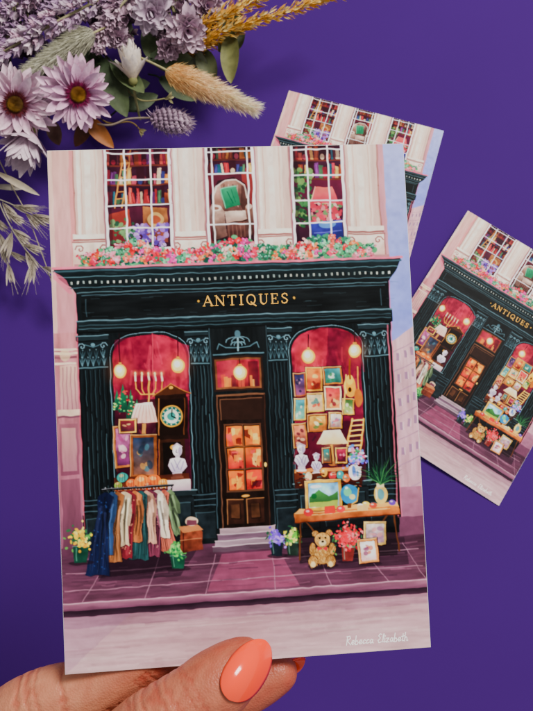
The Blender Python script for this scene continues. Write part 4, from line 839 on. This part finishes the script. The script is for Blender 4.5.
def cluster(px,py,h,rx,ry,label,cols,nn):
    c=at(px,py,h); mpp=pxm(c); root=thing('statice_cluster',Vector((c.x,c.y,0)),label,'flower',GRP); m=MB(); s=MB(); b0=at(px-30,py-55,.03)
    for k in range(nn):
        t=U(0,6.28); q=math.sqrt(U(0,1))*U(.8,1.12); p_=at(px+rx*q*math.cos(t),py+ry*q*math.sin(t),h+.012*(1-q*q)+U(-.008,.006)); up=(tocam(p_)+rv(.9)).normalized(); e1=up.orthogonal().normalized(); e2=up.cross(e1); c0=lin(random.choice(cols)); sz_=U(.6,1.25)
        for j in range(6):
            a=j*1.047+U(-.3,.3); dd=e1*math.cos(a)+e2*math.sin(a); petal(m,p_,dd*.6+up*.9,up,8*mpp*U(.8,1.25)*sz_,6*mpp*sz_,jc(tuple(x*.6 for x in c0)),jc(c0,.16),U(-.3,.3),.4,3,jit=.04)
        if k%3==0: tube(s,curve([b0,(b0+p_)/2+rv(.003),p_],4),.0006,.0003,lin('#7d7a58'),5)
    m.build('blossoms',M_PLANT,root); s.build('stem',M_PLANT,root)
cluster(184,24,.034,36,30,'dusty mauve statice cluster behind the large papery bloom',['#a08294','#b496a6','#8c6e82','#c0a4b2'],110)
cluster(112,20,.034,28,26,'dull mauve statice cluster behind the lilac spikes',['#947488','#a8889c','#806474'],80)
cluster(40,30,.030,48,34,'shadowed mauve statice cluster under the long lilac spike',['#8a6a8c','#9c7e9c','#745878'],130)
def plume(pts,wpx,label,nb,cols,ln=7):
    P=curve([at(*q) for q in pts],16); root=thing('yellow_plume',Vector((P[0].x,P[0].y,0)),label,'dried plume',GRP); m=MB(); tube(m,P,.0009,.0004,lin('#b98a3a')); m.build('stem',M_PLANT,root); m=MB()
    for k in range(nb):
        t=U(.12,1); i=min(len(P)-2,int(t*(len(P)-1))); q=P[i]+(P[i+1]-P[i])*U(0,1); d=(P[i+1]-P[i]).normalized(); rd=rv().normalized(); rd=(rd-d*rd.dot(d)).normalized(); mpp=pxm(q)
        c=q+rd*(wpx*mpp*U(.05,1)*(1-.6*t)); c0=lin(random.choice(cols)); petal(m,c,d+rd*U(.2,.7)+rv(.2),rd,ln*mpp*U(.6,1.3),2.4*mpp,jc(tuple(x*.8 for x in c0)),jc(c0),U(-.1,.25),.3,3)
    m.build('seed_head',M_PLANT,root)
YEL=['#eab244','#e2a038','#f4c862','#d69634','#f8dc88']
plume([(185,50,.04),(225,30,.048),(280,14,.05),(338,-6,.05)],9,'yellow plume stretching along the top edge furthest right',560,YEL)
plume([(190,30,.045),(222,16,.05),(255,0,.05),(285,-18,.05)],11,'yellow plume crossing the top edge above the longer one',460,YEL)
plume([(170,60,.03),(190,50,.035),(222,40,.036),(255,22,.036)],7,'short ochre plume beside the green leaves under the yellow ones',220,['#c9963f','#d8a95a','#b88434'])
def leaf(a,b2,wpx,label,col,tipc,name='dried_leaf',h=(.035,.035),curl=.2):
    A=at(*a,h[0]); B=at(*b2,h[1]); d=B-A; L_=d.length; root=thing(name,Vector((A.x,A.y,0)),label,'leaf','leaves in the dried bunch'); m=MB(); nrm=(tocam(A)+rv(.35)).normalized()
    petal(m,A,d,nrm,L_,wpx*pxm(A),lin(col),lin(tipc),curl*U(-1,1),.35,12,.8,.004); m.build('blade',M_LEAF,root)
    m=MB(); dn=d.normalized(); nn=(nrm-dn*nrm.dot(dn)).normalized(); tube(m,[A-dn*L_*.35-Vector((0,0,.004)),A-dn*L_*.1,A+dn*L_*.06+nn*.0006],.0006,.0005,lin(col),5); m.build('leaf_stalk',M_LEAF,root)
leaf((97,58),(126,114),28,'dark green leaf right of the maroon centred daisy',"#2f3c28",'#4a5638',h=(.034,.036))
leaf((112,62),(144,100),20,'narrow green leaf under the white bud','#3c4a30','#5e6a46')
leaf((230,30),(233,86),20,'olive green leaf hanging above the cream bunny tail','#585c34','#787846',h=(.04,.038))
leaf((243,32),(218,52),22,'dark olive leaf tucked under the yellow plume','#343a22','#525734',h=(.036,.034))
leaf((150,58),(192,60),22,'green leaf above the root of the cream bunny tail','#36422e','#586244',h=(.038,.036))
leaf((145,30),(164,68),22,'green leaf beside the papery mauve blooms','#3c4830','#606a46',h=(.034,.036))
leaf((200,48),(214,82),20,'small green leaf directly above the cream bunny tail','#3e4630','#616542',h=(.034,.03))
leaf((176,46),(207,68),22,'grey green leaf hanging under the large papery bloom','#4b5644','#707660',h=(.034,.032))
leaf((128,20),(118,52),19,'dull green leaf behind the white bud','#3c4230','#565c3e',h=(.03,.03))
leaf((104,92),(150,84),20,'shadowed leaf pointing right below the white bud','#283222','#424c36',h=(.026,.026))
leaf((122,108),(158,96),17,'dark leaf between the white bud and the mauve thistle','#2c3826','#48543a',h=(.024,.026))
leaf((160,78),(196,100),17,'dark leaf behind the middle of the cream bunny tail','#303c28','#4c583c',h=(.028,.026))
leaf((64,40),(50,66),20,'dark leaf behind the grey green bunny tail','#2c3626','#465038',h=(.03,.03))
leaf((80,54),(104,62),18,'dark leaf right above the maroon centred daisy','#2f3b28','#4a5639',h=(.034,.034))
leaf((212,24),(240,14),18,'dark leaf between the two long yellow plumes','#30381f','#4d5532',h=(.036,.034))
leaf((84,116),(112,146),16,'rust brown leaf below the maroon centred daisy','#74401c','#a0602a',h=(.03,.026))
leaf((92,118),(74,146),15,'dark brown curled leaf beside the rust brown one','#3e2014','#5c321e',h=(.028,.022))
leaf((50,120),(60,146),15,'mauve brown leaf under the two pink daisies','#4f342e','#6a4a40',h=(.024,.02))
leaf((40,66),(60,122),26,'shadowed green leaf between the two pink daisies','#2a3422','#434d34',h=(.024,.022))
leaf((-6,70),(8,52),18,'shadowed green leaf at the left edge above the half-cut daisy','#2f3a26','#4a5438',h=(.024,.024))
leaf((-4,172),(40,196),7,'straw coloured narrow leaf at the left edge','#948670','#c4b69e',h=(.034,.028),curl=.1)
leaf((-8,186),(26,188),6,'grey straw leaf just above the oat sprays','#80766c','#b0a698',h=(.026,.024),curl=.1)
def oat(pts,spk,label):
    P=curve([at(*q) for q in pts],12); root=thing('oat_spray',Vector((P[0].x,P[0].y,0)),label,'dried oats',GRP); m=MB(); tube(m,P,.0005,.00025,lin('#8a8272'),5); m.build('stem',M_PLANT,root); m=MB()
    for (t,dx,dy,L_) in spk:
        q=P[int(t*(len(P)-1))]; mpp=pxm(q); d=(AX*dx-AU*dy).normalized(); b0=q+d*4*mpp+rv(.001); tube(m,[q,q+d*2*mpp+rv(.0006),b0],.0002,.00018,lin('#8a8272'),4)
        for sg in (-1,1,0,.5,-.5):
            sd=d.cross(tocam(b0)); dd=(d+sd*sg*.2+rv(.05)).normalized(); cA=jc(lin('#857a6c')); cB=jc(lin('#bcae9c')); petal(m,b0,dd,tocam(b0)+sd*sg*.6,L_*mpp*U(.8,1.1),L_*.13*mpp,cA,cB,.08*sg,.6,6,.9)
        for _ in range(6): tube(m,[b0+d*L_*.3*mpp,b0+(d+rv(.25)).normalized()*L_*U(1.1,1.6)*mpp],.00011,.00005,lin('#b4a890'),3)
    m.build('spikelets',M_PLANT,root)
oat([(-12,160,.03),(0,205,.032),(22,245,.03),(50,276,.026)],[(.3,-.2,1,24),(.4,.9,.5,20),(.5,.9,.7,24),(.55,-.3,1,25),(.65,.9,.35,20),(.72,.5,1,24),(.8,-.1,1,24),(.88,.9,.3,20),(.95,.6,.7,24),(1,.7,.8,24)],'oat spray at the left edge reaching lowest down')
oat([(-20,190,.024),(-6,225,.024),(8,260,.022)],[(.4,.8,.7,20),(.55,.5,1,20),(.7,.3,1,22),(.85,.9,.5,20),(1,.2,1,22)],'smaller oat spray behind the lowest one at the left edge')
oat([(-12,196,.03),(6,202,.03),(28,212,.028)],[(.4,.7,.8,24),(.55,1,.3,20),(.7,1,.2,20),(.9,.8,.8,24),(1,1,.4,24)],'short oat spray under the straw leaf')
def twig(pts,label,col='#8a8458',r=.0007):
    P=curve([at(*q) for q in pts],10); root=thing('leafy_sprig',Vector((P[0].x,P[0].y,0)),label,'sprig',GRP); m=MB(); tube(m,P,r,r*.6,lin(col)); m.build('stem',M_PLANT,root)
    m=MB(); d=(P[-1]-P[-2]).normalized()
    for k in range(7): petal(m,P[-1-k//3],d+rv(.6),tocam(P[-1]),.0045,.0016,lin(col),lin('#b0a878'),.1,.2,3)
    m.build('leaflets',M_PLANT,root)
twig([(96,40,.03),(120,80,.032),(140,100,.03),(168,98,.03)],'thin green stem pointing right above the mauve thistle')
twig([(70,60,.025),(100,118,.026),(130,122,.022),(140,130,.02)],'thin brown stem under the rust brown leaf','#7a6238')
twig([(-6,150,.026),(14,190,.026),(30,222,.024),(56,294,.02)],'thin straw stem hanging lowest at the left edge','#9a8e74',.0004)
